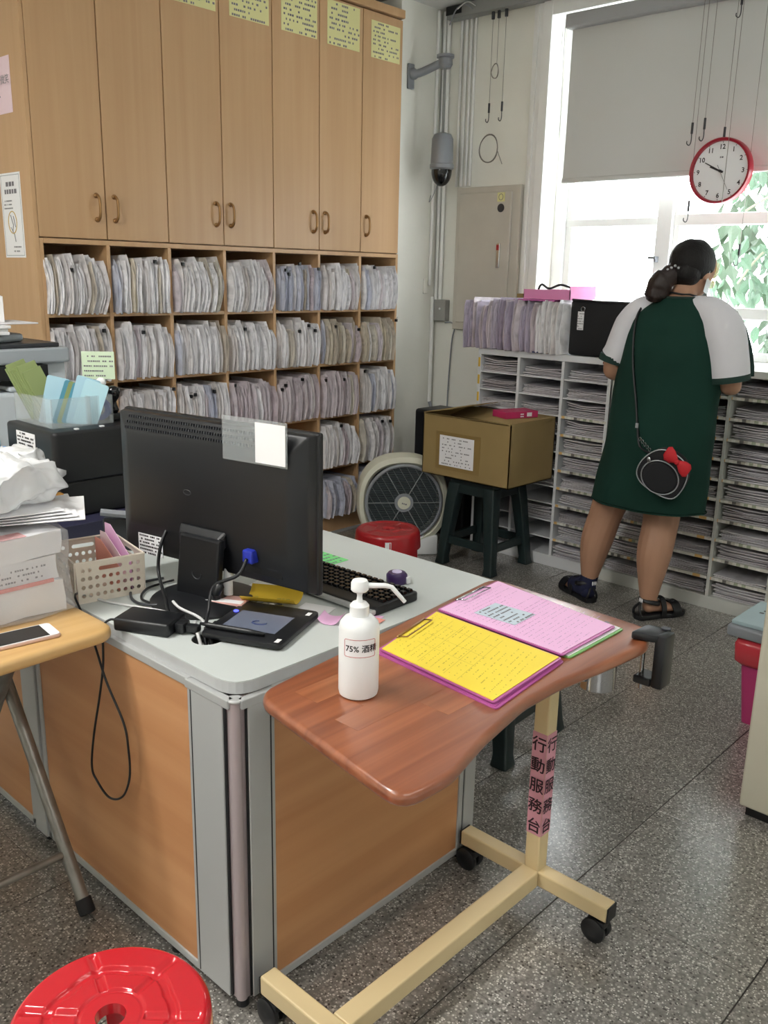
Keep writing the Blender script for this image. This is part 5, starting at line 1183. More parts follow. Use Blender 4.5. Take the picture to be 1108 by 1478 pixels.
for i, ch in enumerate('行動服務台'):
    zz = z1 - 0.054*(i+1) + 0.010
    O('lettering', text_mb(ch, 0.040, (1.6390, 1.0275, zz), (0, -1, 0), (0, 0, 1), heavy=0.0007), M['ink_maroon'], l1, world=True)
    O('lettering', text_mb(ch, 0.040, (1.6405, 0.9870, zz), (1, 0, 0), (0, 0, 1), heavy=0.0007), M['ink_maroon'], l2, world=True)

# clamp and cup
cl = T('table_clamp', 'black clamp gripping the right end of the cherry table top', 'clamp', (1.69, 0.80, 0.70))
O('clamp_jaw', MB().prism(round_poly([(1.632, 0.805), (1.648, 0.752), (1.706, 0.745), (1.702, 0.80)], 0.010), 0.7755, 0.792), M['black'], cl, bevel=0.004, smooth=0.5, world=True)
O('clamp_body', MB().box(1.652, 1.70, 0.735, 0.760, 0.672, 0.792), M['black'], cl, bevel=0.006, smooth=0.6, world=True)
O('lower_jaw', MB().box(1.652, 1.70, 0.76, 0.80, 0.672, 0.690), M['black'], cl, bevel=0.004, world=True)
O('clamp_screw', MB().cyl((1.672, 0.79, 0.655), (1.672, 0.79, 0.748), 0.005), M['chrome'], cl, smooth=0.6, world=True)
O('pen_hole', MB().lathe([(0.008, 0), (0.010, 0.002), (0.010, 0.004), (0.0085, 0.0045)], (1.700, 0.758, 0.790), 18), M['dkgrey'], cl, world=True)
cu = T('steel_cup', 'small stainless steel cup fixed under the front edge of the cherry table', 'cup', (1.545, 0.83, 0.69))
O('cup_body', MB().lathe([(0.036, 0), (0.038, 0.003), (0.038, 0.055), (0.040, 0.058), (0.036, 0.058), (0.035, 0.004), (0.001, 0.004)], (1.545, 0.825, 0.691), 28, caps=False), M['chrome'], cu, smooth=0.6, world=True)
O('cup_bracket', MB().tube([(1.50, 0.83, 0.748), (1.50, 0.83, 0.715), (1.512, 0.83, 0.712)], 0.003, 6).tube([(1.60, 0.81, 0.748), (1.60, 0.81, 0.725), (1.58, 0.815, 0.72)], 0.003, 6), M['chrome'], cu, world=True)

# bottle of sanitiser
bt = T('sanitiser_bottle', 'white pump bottle of hand sanitiser with a red-framed label', 'bottle', (1.049, 1.027, 0.7752))
O('bottle_body', MB().lathe([(0.030, 0), (0.0345, 0.003), (0.036, 0.010), (0.036, 0.128), (0.034, 0.137), (0.026, 0.146), (0.0165, 0.150), (0.0165, 0.152)], (0, 0, 0), 40), M['white_plastic'], bt, smooth=0.7)
O('collar', MB().lathe([(0.0168, 0.150), (0.0172, 0.153), (0.0172, 0.168), (0.013, 0.173), (0.010, 0.1745)], (0, 0, 0), 30), M['white_plastic'], bt, smooth=0.6)
O('pump_stem', MB().lathe([(0.0062, 0.173), (0.0045, 0.185), (0.0068, 0.196)], (0, 0, 0), 20), M['white_plastic'], bt, smooth=0.6)
rv = Vector((0.684, -0.729, 0))
O('pump_head', MB().lathe([(0.013, 0.194), (0.0155, 0.197), (0.0155, 0.209), (0.013, 0.214), (0.005, 0.216)], (0, 0, 0), 28), M['white_plastic'], bt, smooth=0.6)
d_ = Vector((0.76, -0.65, 0)).normalized(); pth = [d_*0.008+Vector((0, 0, 0.204)), d_*0.045+Vector((0, 0, 0.203)), d_*0.056+Vector((0, 0, 0.200)), d_*0.080+Vector((0, 0, 0.172))]
O('spout', MB().tube(pth, [0.0052, 0.0045, 0.0042, 0.0036], 12), M['white_plastic'], bt, smooth=0.8)
# label wrapped on the side facing the room
aim = math.atan2(-0.68, -0.73)
def on_bottle(s, z, r=0.0363): a = aim + s/0.036; return Vector((r*math.cos(a), r*math.sin(a), z))
def wrap(mb, r=0.0366, s0=0.0, z0=0.0):
    return mb
lbl = MB(); lbl.grid(lambda u, v: on_bottle(-0.026+0.058*u, 0.084+0.032*v), 16, 1); O('label', lbl, M['yellow_pale'] if False else M['white_paper'], bt, smooth=True)
bd = MB(); per = [(-0.026, 0.086), (-0.024, 0.084), (0.030, 0.084), (0.032, 0.086), (0.032, 0.114), (0.030, 0.116), (-0.024, 0.116), (-0.026, 0.114)]; pp = []
for i in range(8):
    a = per[i]; b = per[(i+1) % 8]
    for j in range(6): pp.append(on_bottle(a[0]+(b[0]-a[0])*j/6, a[1]+(b[1]-a[1])*j/6, 0.0365))
bd.tube(pp, 0.00045, 5, closed=True); O('label_border', bd, M['red_ink'], bt)
tx = text_mb('75% 酒精', 0.0148, (0, 0, 0), (1, 0, 0), (0, 1, 0), thick=0, heavy=0.0003); tx.v = [tuple(on_bottle(-0.0235+v[0], 0.0945+v[1], 0.0367+v[2])) for v in tx.v]
O('lettering', tx, M['ink'], bt)

# clipboards
def clipboard(lab, pts, z, board, page, seed, clip_m, table=False, inkm='ink_soft', rows=20, clip=True):
    """pts: four corners (clip end left, clip end right, far right, far left) seen on the table"""
    a, b, c, d = [Vector(p) for p in pts]; t = T('clipboard', lab, 'clipboard', ((a.x+b.x+c.x+d.x)/4, (a.y+b.y+c.y+d.y)/4, z))
    O('board', MB().prism(round_poly([a, b, c, d], 0.008, 3), z, z+0.0025), board, t, world=True)
    cen = (a+b+c+d)/4; sh = [cen+(p-cen)*0.965 for p in (a, b, c, d)]
    O('page', MB().prism(sh, z+0.0026, z+0.0040), page, t, world=True)
    ex_ = Vector((sh[1].x-sh[0].x, sh[1].y-sh[0].y, 0)); ey_ = Vector((sh[0].x-sh[3].x, sh[0].y-sh[3].y, 0)); w = ex_.length; h = ey_.length
    exn = ex_.normalized(); eyn = ey_.normalized()
    O('printing', print_lines((sh[3].x+0.003, sh[3].y, z+0.0041), exn, eyn, w*0.98, h, rows, seed=seed, lh=0.15, dens=0.3 if table else 0.5), M[inkm], t, world=True)
    if table:
        g = MB()
        for k in range(1, 6): 
            p0 = Vector((sh[3].x, sh[3].y, z+0.0042)) + eyn*h*(0.2+0.12*k); g.add([p0+exn*w*0.05, p0+exn*w*0.95, p0+exn*w*0.95+eyn*0.0006, p0+exn*w*0.05+eyn*0.0006], [(0, 1, 2, 3)])
        for k in (0.35, 0.55, 0.78):
            p0 = Vector((sh[3].x, sh[3].y, z+0.0042)) + exn*w*k + eyn*h*0.3; g.add([p0, p0+exn*0.0006, p0+exn*0.0006+eyn*h*0.55, p0+eyn*h*0.55], [(0, 1, 2, 3)])
        O('ruled_lines', g, M[inkm], t, world=True)
    if not clip: return t
    m_ = (a+b)/2; e = (b-a).normalized(); n_ = Vector((-e.y, e.x))
    cm_ = MB(); P3 = lambda s, v, zz: (m_.x+e.x*s+n_.x*v, m_.y+e.y*s+n_.y*v, zz)
    cm_.tube([P3(-0.055, -0.006, z+0.007), P3(-0.055, -0.026, z+0.010), P3(0.055, -0.026, z+0.010), P3(0.055, -0.006, z+0.007)], 0.0015, 6)
    cm_.tube([P3(-0.06, -0.005, z+0.006), P3(0.06, -0.005, z+0.006)], 0.0026, 8)
    O('clip', cm_, clip_m, t, smooth=True, world=True)
    return t
cz = 0.7752
clipboard('green clipboard at the bottom of the pile on the right, only its edge showing', [(1.468, 1.172), (1.722, 1.19), (1.668, 0.838), (1.452, 0.838)], cz, M['green_clip'], M['white_paper'], 5, M['chrome'], rows=4, clip=False)
clipboard('pink-paged clipboard on the right of the cherry table, over the green one', [(1.455, 1.182), (1.712, 1.205), (1.655, 0.850), (1.440, 0.848)], cz+0.0062, M['magenta_board'], M['pink_paper'], 6, M['chrome'], inkm='ink_pink', rows=26)
ins = T('paper_insert', 'small pale blue printed slip on the pink page', 'paper', (1.54, 1.06, cz+0.0108), math.radians(3))
O('slip', quad_mb((-0.045, -0.055, 0), (1, 0, 0), (0, 1, 0), 0.085, 0.105, 0.0004), mat('pale_blue_slip', '#c8d6e2', 0.5), ins)
O('printing', print_lines((-0.045, -0.055, 0.0005), (1, 0, 0), (0, 1, 0), 0.085, 0.105, 8, seed=8), M['ink_soft'], ins)
clipboard('magenta clipboard lying under the yellow-paged one', [(1.197, 1.130), (1.452, 1.176), (1.432, 0.838), (1.172, 0.812)], cz, M['magenta_board'], M['magenta_board'], 7, M['chrome'], rows=2, clip=False)
clipboard('yellow-paged clipboard in the middle of the cherry table', [(1.203, 1.122), (1.445, 1.178), (1.430, 0.842), (1.178, 0.822)], cz+0.0062, M['magenta_board'], M['yellow'], 9, M['brass'], table=True, inkm='ink_yellow')

# ================================================================ stools
def polar_top(r0, r1, nr, na, hf, extra=None):
    mb = MB(); rings = []
    for j in range(nr+1):
        r = r0+(r1-r0)*j/nr; rings.append([Vector((r*math.cos(2*PI*i/na), r*math.sin(2*PI*i/na), hf(r, 2*PI*i/na))) for i in range(na)])
    return rings
def smooth01(x): x = max(0, min(1, x)); return x*x*(3-2*x)
rsn = T('plastic_stool', 'glossy red plastic stool with an embossed round seat, in the near left corner', 'stool', (0.519, 1.0, 0), math.radians(12))
SH = 0.46; RR = 0.143
def hf(r, a):
    z = SH
    k = (a/(2*PI)*6) % 1; d = abs(k-0.5)*2   # 1 at sector borders
    border = smooth01((1-d)*PI*r/6*1.0/0.006 - 0.3) if r > 0.05 else 1
    chan = smooth01((abs(r-0.092+0.018*(0.5-abs(k-0.5)))-0.0045)/0.004)
    padded = 0.006
    z -= padded*(1-border)*(1 if r < 0.136 else 0)*smooth01((0.136-r)/0.01)
    if 0.05 < r < 0.135: z -= padded*(1-chan)*smooth01((1-d)/0.3+0.3)
    z -= 0.005*smooth01((0.05-r)/0.006)
    z += 0.003*smooth01((0.046-r)/0.004)
    if r > RR-0.012: z -= 0.010*((r-(RR-0.012))/0.012)**2
    return z - 0.02*0
rings = polar_top(0.022, RR, 60, 180, hf)
side = [[Vector((q*math.cos(2*PI*i/180), q*math.sin(2*PI*i/180), z)) for i in range(180)] for q, z in ((RR+0.001, SH-0.016), (RR+0.003, SH-0.05), (RR-0.003, SH-0.05), (RR-0.006, SH-0.012), (0.026, SH-0.012), (0.020, SH-0.018))]
mb = MB().loft(rings+side, closed=True)
O('seat', mb, M['red'], rsn, smooth=1.2)
for k in range(4):
    a = PI/4+k*PI/2; d = Vector((math.cos(a), math.sin(a), 0)); s = Vector((-d.y, d.x, 0)); rg = []
    for z, r, w, th in ((SH-0.02, 0.122, 0.055, 0.02), (SH-0.12, 0.132, 0.040, 0.018), (0.02, 0.168, 0.026, 0.016), (0.0, 0.172, 0.030, 0.02)):
        rg.append([d*(r-th/2)+s*(-w/2)+Vector((0, 0, z)), d*(r-th/2)+s*(w/2)+Vector((0, 0, z)), d*(r+th/2)+s*(w/2)+Vector((0, 0, z)), d*(r+th/2)+s*(-w/2)+Vector((0, 0, z))])
    O('leg', MB().loft(rg), M['red'], rsn, bevel=0.005, smooth=0.7)
O('brace_ring', MB().tube([(0.128*math.cos(2*PI*i/36), 0.128*math.sin(2*PI*i/36), 0.22) for i in range(36)], 0.008, 8, closed=True), M['red'], rsn, smooth=True)

rs2 = T('plastic_stool', 'low dark red round plastic stool with a small sticker, behind the desk before the fan', 'stool', (3.07, 2.82, 0), math.radians(20))
H2 = 0.318; R2 = 0.155
def hf2(r, a):
    z = H2 - 0.004*(1 if 0.06 < r < 0.125 and abs(((a/(2*PI)*5) % 1)-0.5) < 0.42 else 0); z -= 0.008*smooth01((0.03-r)/0.01)
    if r > R2-0.014: z -= 0.012*((r-(R2-0.014))/0.014)**2
    return z
rings = polar_top(0.012, R2, 30, 72, hf2); NA = 72
O('seat', MB().loft(rings+[[Vector((q*math.cos(2*PI*i/NA), q*math.sin(2*PI*i/NA), z)) for i in range(NA)] for q, z in ((R2+0.002, H2-0.02), (R2+0.006, H2-0.085), (R2+0.001, H2-0.085), (R2-0.006, H2-0.016), (0.014, H2-0.018))], closed=True), M['red2'], rs2, smooth=0.9)
for k in range(4):
    a = PI/4+k*PI/2+0.3; rg = []
    for z, r, hwid in ((H2-0.08, R2+0.003, 0.42), (H2-0.13, R2+0.008, 0.26), (0.0, R2+0.022, 0.2)):
        ring_ = [Vector((r*math.cos(a+t*hwid), r*math.sin(a+t*hwid), z)) for t in (-1, -0.5, 0, 0.5, 1)] + [Vector(((r-0.012)*math.cos(a+t*hwid), (r-0.012)*math.sin(a+t*hwid), z)) for t in (1, 0.5, 0, -0.5, -1)]
        rg.append(ring_)
    O('leg', MB().loft(rg), M['red2'], rs2, smooth=0.7)
sa = math.radians(-20) + math.atan2(-0.63, -0.78) - 0.0
stk = MB(); stk.grid(lambda u, v: Vector(((R2+0.0065-0.001*v)*math.cos(sa-0.13+0.18*u+0.12), (R2+0.0065-0.001*v)*math.sin(sa-0.13+0.18*u+0.12), H2-0.068+0.042*v)), 4, 1)
O('sticker', stk, M['white_paper'], rs2)
stk = MB(); stk.grid(lambda u, v: Vector(((R2+0.0075-0.001*v)*math.cos(sa+0.115+0.04*u), (R2+0.0075-0.001*v)*math.sin(sa+0.115+0.04*u), H2-0.066+0.038*v)), 2, 1)
O('sticker_stripe', stk, M['red_ink'], rs2)

def square_stool(lab, x, y, rz, H=0.478, s0=0.135, s1=0.182):
    t = T('plastic_stool', lab, 'stool', (x, y, 0), rz)
    top = MB().prism(round_poly([(-s0-0.012, -s0-0.012), (s0+0.012, -s0-0.012), (s0+0.012, s0+0.012), (-s0-0.012, s0+0.012)], 0.03, 6), H-0.035, H)
    O('seat', top, M['green_plastic'], t, bevel=0.008, seg=3, smooth=0.7)
    O('seat_hole_rim', MB().tube([(0.03*math.cos(2*PI*i/20), 0.018*math.sin(2*PI*i/20), H) for i in range(20)], 0.003, 6, closed=True), M['green_plastic'], t, smooth=True)
    for sx in (-1, 1):
        for sy in (-1, 1):
            rg = []
            for z, q, w in ((H-0.03, s0, 0.075), (H-0.12, s0+0.010, 0.066), (0.04, s1-0.010, 0.052), (0.018, s1-0.006, 0.058), (0.0, s1-0.002, 0.064)):
                cx_, cy_ = sx*(q-w/2+0.012), sy*(q-w/2+0.012)
                rg.append([Vector((cx_-w/2, cy_-w/2, z)), Vector((cx_+w/2, cy_-w/2, z)), Vector((cx_+w/2, cy_+w/2, z)), Vector((cx_-w/2, cy_+w/2, z))])
            O('leg', MB().loft(rg), M['green_plastic'], t, bevel=0.008, seg=3, smooth=0.7)
    q = s1-0.03
    for m_ in ((-q, q, -q-0.008, -q+0.008), (-q, q, q-0.008, q+0.008), (-q-0.008, -q+0.008, -q, q), (q-0.008, q+0.008, -q, q)):
        O('crossbar', MB().box(*m_, 0.115, 0.16), M['green_plastic'], t, bevel=0.004)
    for m_ in ((-s0, s0, -s0-0.006, -s0+0.006), (-s0, s0, s0-0.006, s0+0.006), (-s0-0.006, -s0+0.006, -s0, s0), (s0-0.006, s0+0.006, -s0, s0)):
        O('apron', MB().box(*m_, H-0.085, H-0.03), M['green_plastic'], t, bevel=0.004)
    return t
square_stool('dark green plastic stool carrying the cardboard box', 3.775, 2.755, 0.0, H=0.484)
square_stool('dark plastic stool behind the desk, one flared foot showing under the cherry table', 2.285, 1.61, math.radians(3), H=0.44)

# cardboard box
cb = T('cardboard_box', 'large brown cardboard box with a white printed sheet, on the dark green stool', 'box', (3.78, 2.77, 0.485))
X_0, X_1, Y_0, Y_1, Z_0, Z_1 = 3.583, 3.978, 2.49, 3.052, 0.4855, 0.808
th = 0.005; mb = MB(); mb.box(X_0, X_1, Y_0, Y_1, Z_0, Z_0+th); mb.box(X_0, X_0+th, Y_0, Y_1, Z_0, Z_1); mb.box(X_1-th, X_1, Y_0, Y_1, Z_0, Z_1); mb.box(X_0, X_1, Y_0, Y_0+th, Z_0, Z_1); mb.box(X_0, X_1, Y_1-th, Y_1, Z_0, Z_1)
O('box_body', mb, M['card'], cb, world=True)
def flap(p0, p1, dx_, dy_, dz_): 
    a, b = Vector(p0), Vector(p1); d = Vector((dx_, dy_, dz_)); up = Vector((0, 0, 0.004)); vs = [a, b, b+d, a+d]
    return MB().add(vs+[v+up for v in vs], [(3, 2, 1, 0), (4, 5, 6, 7), (0, 1, 5, 4), (1, 2, 6, 5), (2, 3, 7, 6), (3, 0, 4, 7)])
O('box_flap', flap((X_0, Y_0, Z_1), (X_1, Y_0, Z_1), 0.0, 0.195, 0.004), M['card'], cb, world=True)
O('box_flap', flap((X_0, Y_1, Z_1), (X_1, Y_1, Z_1), 0.0, -0.19, 0.038), M['card'], cb, world=True)
O('box_flap', flap((X_1, Y_0, Z_1-0.006), (X_1, Y_1, Z_1-0.006), -0.18, 0.0, -0.03), M['card'], cb, world=True)
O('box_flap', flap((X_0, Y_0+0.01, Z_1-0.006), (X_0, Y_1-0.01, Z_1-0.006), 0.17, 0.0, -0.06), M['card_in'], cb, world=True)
lb_ = O('address_sheet', quad_mb((X_0-0.0004, 2.935, 0.545), (0, -1, 0), (0, 0, 1), 0.225, 0.16), M['white_paper'], cb, world=True)
O('sheet_printing', print_lines((X_0-0.0022, 2.93, 0.55), (0, -1, 0), (0, 0, 1), 0.215, 0.15, 9, seed=91, lh=0.35, dens=0.45), M['ink_soft'], lb_, world=True)
O('packing_tape', MB().box(X_0-0.0012, X_0-0.0002, 2.67, 2.96, 0.525, 0.725), mat('packing_tape', '#8f7748', 0.35), cb, world=True)
pk2 = T('pink_carton', 'small magenta carton with white tags on top of the cardboard box', 'carton', (3.80, 2.61, 0.814), math.radians(-20))
O('carton', MB().box(-0.10, 0.10, -0.045, 0.075, 0.0, 0.034), M['magenta'], pk2, bevel=0.003)
O('white_tag', MB().box(0.03, 0.06, -0.0462, -0.045, 0.008, 0.028).box(-0.01, 0.01, -0.0462, -0.045, 0.006, 0.012).box(-0.01, 0.01, -0.0462, -0.045, 0.018, 0.024), M['white_paper'], pk2)
bp_ = T('black_case', 'tall black case standing in the corner behind the cardboard box', 'case', (4.15, 3.35, 0))
O('case_body', MB().box(4.02, 4.26, 3.10, 3.50, 0.0, 0.74), M['black'], bp_, bevel=0.02, seg=3, smooth=0.6, world=True)
O('case_seam', MB().box(4.018, 4.0195, 3.12, 3.48, 0.40, 0.405), M['dkgrey'], bp_, world=True)

# box fan
fn = T('box_fan', 'round cream box fan with a dark grille standing behind the red stool', 'fan', (3.575, 3.18, 0), math.atan2(-0.64, 0.77))
# local x = image right, local y = away from viewer
def ring2(rx, rz, y, cz, n=56, p=2.4):
    out = []
    for i in range(n):
        a = 2*PI*i/n; c, s = math.cos(a), math.sin(a); out.append(Vector((rx*abs(c)**(2/p)*(1 if c > 0 else -1), y, cz+rz*abs(s)**(2/p)*(1 if s > 0 else -1))))
    return out
FZ = 0.305
O('housing', MB().loft([ring2(0.213, 0.213, -0.040, FZ), ring2(0.222, 0.222, -0.050, FZ), ring2(0.243, 0.250, -0.042, FZ), ring2(0.250, 0.257, -0.02, FZ), ring2(0.250, 0.257, 0.07, FZ), ring2(0.235, 0.24, 0.085, FZ), ring2(0.205, 0.205, 0.085, FZ), ring2(0.205, 0.205, -0.03, FZ)], closed=True), M['cream_plastic'], fn, smooth=0.8)
O('base', MB().prism([(-0.20, -0.048), (0.20, -0.048), (0.18, 0.08), (-0.18, 0.08)], 0.0, 0.115), M['white_plastic'], fn, bevel=0.012, seg=3, smooth=0.6)
def cring(r, y, rt=0.004, n=56): return [(r*math.cos(2*PI*i/n), y, FZ+r*math.sin(2*PI*i/n)) for i in range(n)]
O('grille_rim', MB().tube(cring(0.206, -0.050), 0.010, 8, closed=True), M['grey'], fn, smooth=True)
g = MB()
for k in range(-20, 21):
    z = k*0.0098
    if abs(z) < 0.197:
        w = math.sqrt(0.197**2-z*z); 
        zz = [(-w, 0), (w, 0)]
        g.box(-w, w, -0.053, -0.044, FZ+z-0.0018, FZ+z+0.0018)
O('grille_slats', g, mat('slat_grey', '#4c565a', 0.4), fn, kind='stuff')
g = MB()
for k in range(-5, 6):
    o_ = k*0.036; w = math.sqrt(max(0.0001, 0.197**2-o_*o_)); dx_, dz_ = 0.5, -0.866
    c_ = Vector((o_*0.866, 0, o_*0.5)); g.tube([c_+Vector((-w*dx_, -0.056, FZ-w*dz_)), c_+Vector((w*dx_, -0.056, FZ+w*dz_))], 0.0017, 5)
O('grille_ribs', g, mat('grille_grey', '#7f8486', 0.4), fn, kind='stuff')
for k in range(6): 
    a = k*PI/3; O('grille_spoke', MB().tube([(0.04*math.cos(a), -0.057, FZ+0.04*math.sin(a)), (0.2*math.cos(a), -0.057, FZ+0.2*math.sin(a))], 0.003, 6), mat('grille_spoke_grey', '#8b9092', 0.4) if k == 0 else bpy.data.materials['grille_spoke_grey'], fn)
O('hub_ring', MB().cyl((0, -0.050, FZ), (0, -0.060, FZ), 0.052, seg=32), M['grey'], fn)
O('hub_badge', MB().cyl((0, -0.060, FZ), (0, -0.064, FZ), 0.036, seg=32), M['cream_plastic'], fn, bevel=0.002)
O('badge_mark', print_lines((-0.018, -0.0645, FZ-0.006), (1, 0, -0.3), (0.3, 0, 1), 0.036, 0.013, 1, seed=4, lh=0.6, dens=1), M['ink_soft'], fn)
bl_ = MB()
for k in range(5):
    a0 = k*2*PI/5; rg = []
    for j in range(6):
        r = 0.035+0.14*j/5; aa = a0+0.25*j/5; w = 0.03+0.05*math.sin(PI*(0.2+0.7*j/5)); c_ = Vector((r*math.cos(aa), 0.02, FZ+r*math.sin(aa))); tn = Vector((-math.sin(aa), 0.55, math.cos(aa))).normalized()
        rg.append([c_-tn*w, c_-tn*w+Vector((0, 0.002, 0)), c_+tn*w+Vector((0, 0.002, 0)), c_+tn*w])
    O('blade', MB().loft(rg), M['dkgrey'], fn, smooth=0.7)
O('back_guard', MB().cyl((0, 0.080, FZ), (0, 0.083, FZ), 0.206, seg=40), M['dkgrey'], fn)

# bin and cabinet at the right edge
bi = T('waste_bin', 'pink plastic waste bin with a red liner folded over its rim', 'bin', (3.07, 0.945, 0))
def sq(s, z, r=0.02, c=(3.07, 0.945)): return [Vector((p[0]+c[0], p[1]+c[1], z)) for p in round_poly([(-s, -s*0.8), (s, -s*0.8), (s, s*0.8), (-s, s*0.8)], r, 4)]
O('bin_body', MB().loft([sq(0.095, 0.0), sq(0.125, 0.30), sq(0.118, 0.30), sq(0.09, 0.006)]), M['binpink'], bi, smooth=0.6, world=True)
O('liner', MB().loft([sq(0.127, 0.225, 0.03), sq(0.142, 0.24, 0.03), sq(0.146, 0.30, 0.03), sq(0.135, 0.325, 0.03), sq(0.12, 0.31, 0.03)]), M['binred'], bi, smooth=True, world=True)
bo = T('books_on_bin', 'blue-grey plastic lid with a printed cover lying across the bin', 'lid', (3.06, 0.945, 0.326))
O('lid', MB().prism(round_poly([(2.92, 0.80), (3.22, 0.80), (3.22, 1.09), (2.92, 1.09)], 0.02), 0.3265, 0.365), M['grey'], bo, bevel=0.008, seg=3, smooth=0.6, world=True)
O('cover', MB().box(2.94, 3.20, 0.82, 1.08, 0.366, 0.380), M['bluegrey'], bo, bevel=0.002, world=True)
O('cover_printing', print_lines((3.06, 1.04, 0.3805), (0.2, -1, 0), (1, 0.2, 0), 0.10, 0.05, 2, seed=17, lh=0.5, dens=1), M['dkgrey'], bo, world=True)
fc = T('filing_cabinet', 'beige steel filing cabinet cut off by the right edge of the frame', 'cabinet', (2.7, 0.3, 0))
O('cabinet_body', MB().box(2.398, 2.90, -0.2, 0.795, 0.035, 0.90), M['beige'], fc, bevel=0.006, world=True)
O('cabinet_base', MB().box(2.42, 2.88, -0.18, 0.78, 0.0, 0.036), M['black'], fc, world=True)
for k in range(3):
    O('drawer', MB().box(2.391, 2.398, -0.17, 0.70, 0.06+0.28*k, 0.33+0.28*k), M['beige'], fc, bevel=0.003, world=True)
# ================================================================ the woman at the pigeonholes
def skin_part(verts, edges, root=0, sub=2):
    me = bpy.data.meshes.new('skin_tmp'); me.from_pydata([v[:3] for v in verts], edges, []); o = bpy.data.objects.new('skin_tmp', me); C.objects.link(o)
    m = o.modifiers.new('s', 'SKIN'); m.use_smooth_shade = True
    for i, v in enumerate(verts):
        r = v[3]; me.skin_vertices[0].data[i].radius = (r, v[4] if len(v) > 4 else r); me.skin_vertices[0].data[i].use_root = (i == root)
    s = o.modifiers.new('u', 'SUBSURF'); s.levels = sub; s.render_levels = sub
    r = evaluated_mesh(o); out = ([v.co.copy() for v in r.vertices], [tuple(p.vertices) for p in r.polygons]); bpy.data.objects.remove(o); return out
def chain(pts): return pts, [(i, i+1) for i in range(len(pts)-1)]
body = MB()
def addp(p): body.add(*p)
# torso, neck
addp(skin_part(*chain([(3.69, 1.79, 0.80, 0.15), (3.69, 1.785, 0.95, 0.155), (3.70, 1.77, 1.12, 0.13), (3.69, 1.755, 1.28, 0.13), (3.69, 1.75, 1.37, 0.09), (3.715, 1.745, 1.44, 0.056), (3.745, 1.74, 1.50, 0.056)])))
# shoulders and arms (elbows bent, hands forward at the unit)
for pts in ([(3.69, 1.78, 1.34, 0.07), (3.69, 1.88, 1.355, 0.068), (3.68, 1.945, 1.32, 0.06), (3.66, 1.995, 1.20, 0.054), (3.655, 2.015, 1.10, 0.046), (3.70, 2.01, 1.095, 0.042), (3.80, 1.985, 1.13, 0.036), (3.89, 1.965, 1.165, 0.026), (3.93, 1.955, 1.172, 0.024)],
            [(3.69, 1.72, 1.34, 0.07), (3.69, 1.62, 1.355, 0.068), (3.69, 1.555, 1.32, 0.062), (3.70, 1.51, 1.20, 0.056), (3.71, 1.495, 1.085, 0.047), (3.76, 1.505, 1.075, 0.043), (3.86, 1.54, 1.115, 0.036), (3.95, 1.57, 1.155, 0.026), (3.99, 1.585, 1.162, 0.024)]):
    addp(skin_part(*chain(pts)))
def hand_part(w, d, side):
    """palm plus five fingers; w wrist, d forward direction, side the thumb side"""
    w = Vector(w); d = Vector(d).normalized(); s = Vector(side).normalized(); dn = Vector((0, 0, -1))
    addp(skin_part(*chain([tuple(w)+(0.024, 0.018), tuple(w+d*0.04)+(0.036, 0.015), tuple(w+d*0.075)+(0.038, 0.013)])))
    for k, (off, ln) in enumerate(((0.027, 0.066), (0.009, 0.075), (-0.009, 0.07), (-0.026, 0.055))):
        p0 = w+d*0.065+s*off; p1 = p0+d*ln*0.5+dn*0.006; p2 = p1+d*ln*0.32+dn*0.014; p3 = p2+d*ln*0.2+dn*0.016
        addp(skin_part(*chain([tuple(p0)+(0.0088,), tuple(p1)+(0.0082,), tuple(p2)+(0.0078,), tuple(p3)+(0.006,)]), sub=1))
    p0 = w+d*0.02+s*0.024; p1 = p0+s*0.022+d*0.026+dn*0.004; p2 = p1+s*0.008+d*0.026+dn*0.008
    addp(skin_part(*chain([tuple(p0)+(0.012,), tuple(p1)+(0.010,), tuple(p2)+(0.008,)]), sub=1))
hand_part((3.93, 1.955, 1.175), (1, -0.35, -0.05), (0.3, -1, 0)); hand_part((3.99, 1.585, 1.165), (1, 0.3, -0.05), (0.2, 1, 0))
# legs
for pts in ([(3.69, 1.83, 0.82, 0.12), (3.69, 1.93, 0.66, 0.10), (3.695, 1.985, 0.50, 0.090), (3.695, 2.005, 0.43, 0.080), (3.68, 2.03, 0.32, 0.086), (3.68, 2.045, 0.22, 0.066), (3.685, 2.055, 0.11, 0.042), (3.69, 2.06, 0.06, 0.034)],
            [(3.69, 1.74, 0.82, 0.12), (3.70, 1.735, 0.66, 0.10), (3.715, 1.735, 0.50, 0.090), (3.71, 1.735, 0.43, 0.082), (3.675, 1.735, 0.32, 0.088), (3.665, 1.735, 0.22, 0.068), (3.665, 1.735, 0.11, 0.044), (3.665, 1.735, 0.06, 0.034)]):
    addp(skin_part(*chain(pts)))
FL = (Vector((3.665, 2.045, 0)), Vector((0.42, 0.90, 0)).normalized()); FR = (Vector((3.645, 1.745, 0)), Vector((0.90, -0.43, 0)).normalized())
def foot(h, d, flip):
    s = Vector((d.y, -d.x, 0)); P3 = lambda a, z, b=0: tuple(h+d*a+s*b+Vector((0, 0, z)))
    addp(skin_part(*chain([P3(0.0, 0.045)+(0.032,), P3(0.04, 0.065)+(0.036,), P3(0.10, 0.05)+(0.033, 0.030), P3(0.15, 0.038)+(0.038, 0.020), P3(0.175, 0.034)+(0.036, 0.015)])))
    for k, (b, l, r) in enumerate(((-0.026, 0.052, 0.011), (-0.008, 0.045, 0.0085), (0.006, 0.040, 0.008), (0.018, 0.034, 0.0075), (0.029, 0.026, 0.007))):
        addp(skin_part(*chain([P3(0.165, 0.032, b*flip)+(r,), P3(0.165+l*0.6, 0.030, b*flip)+(r,), P3(0.165+l, 0.027, b*flip)+(r*0.8,)]), sub=1))
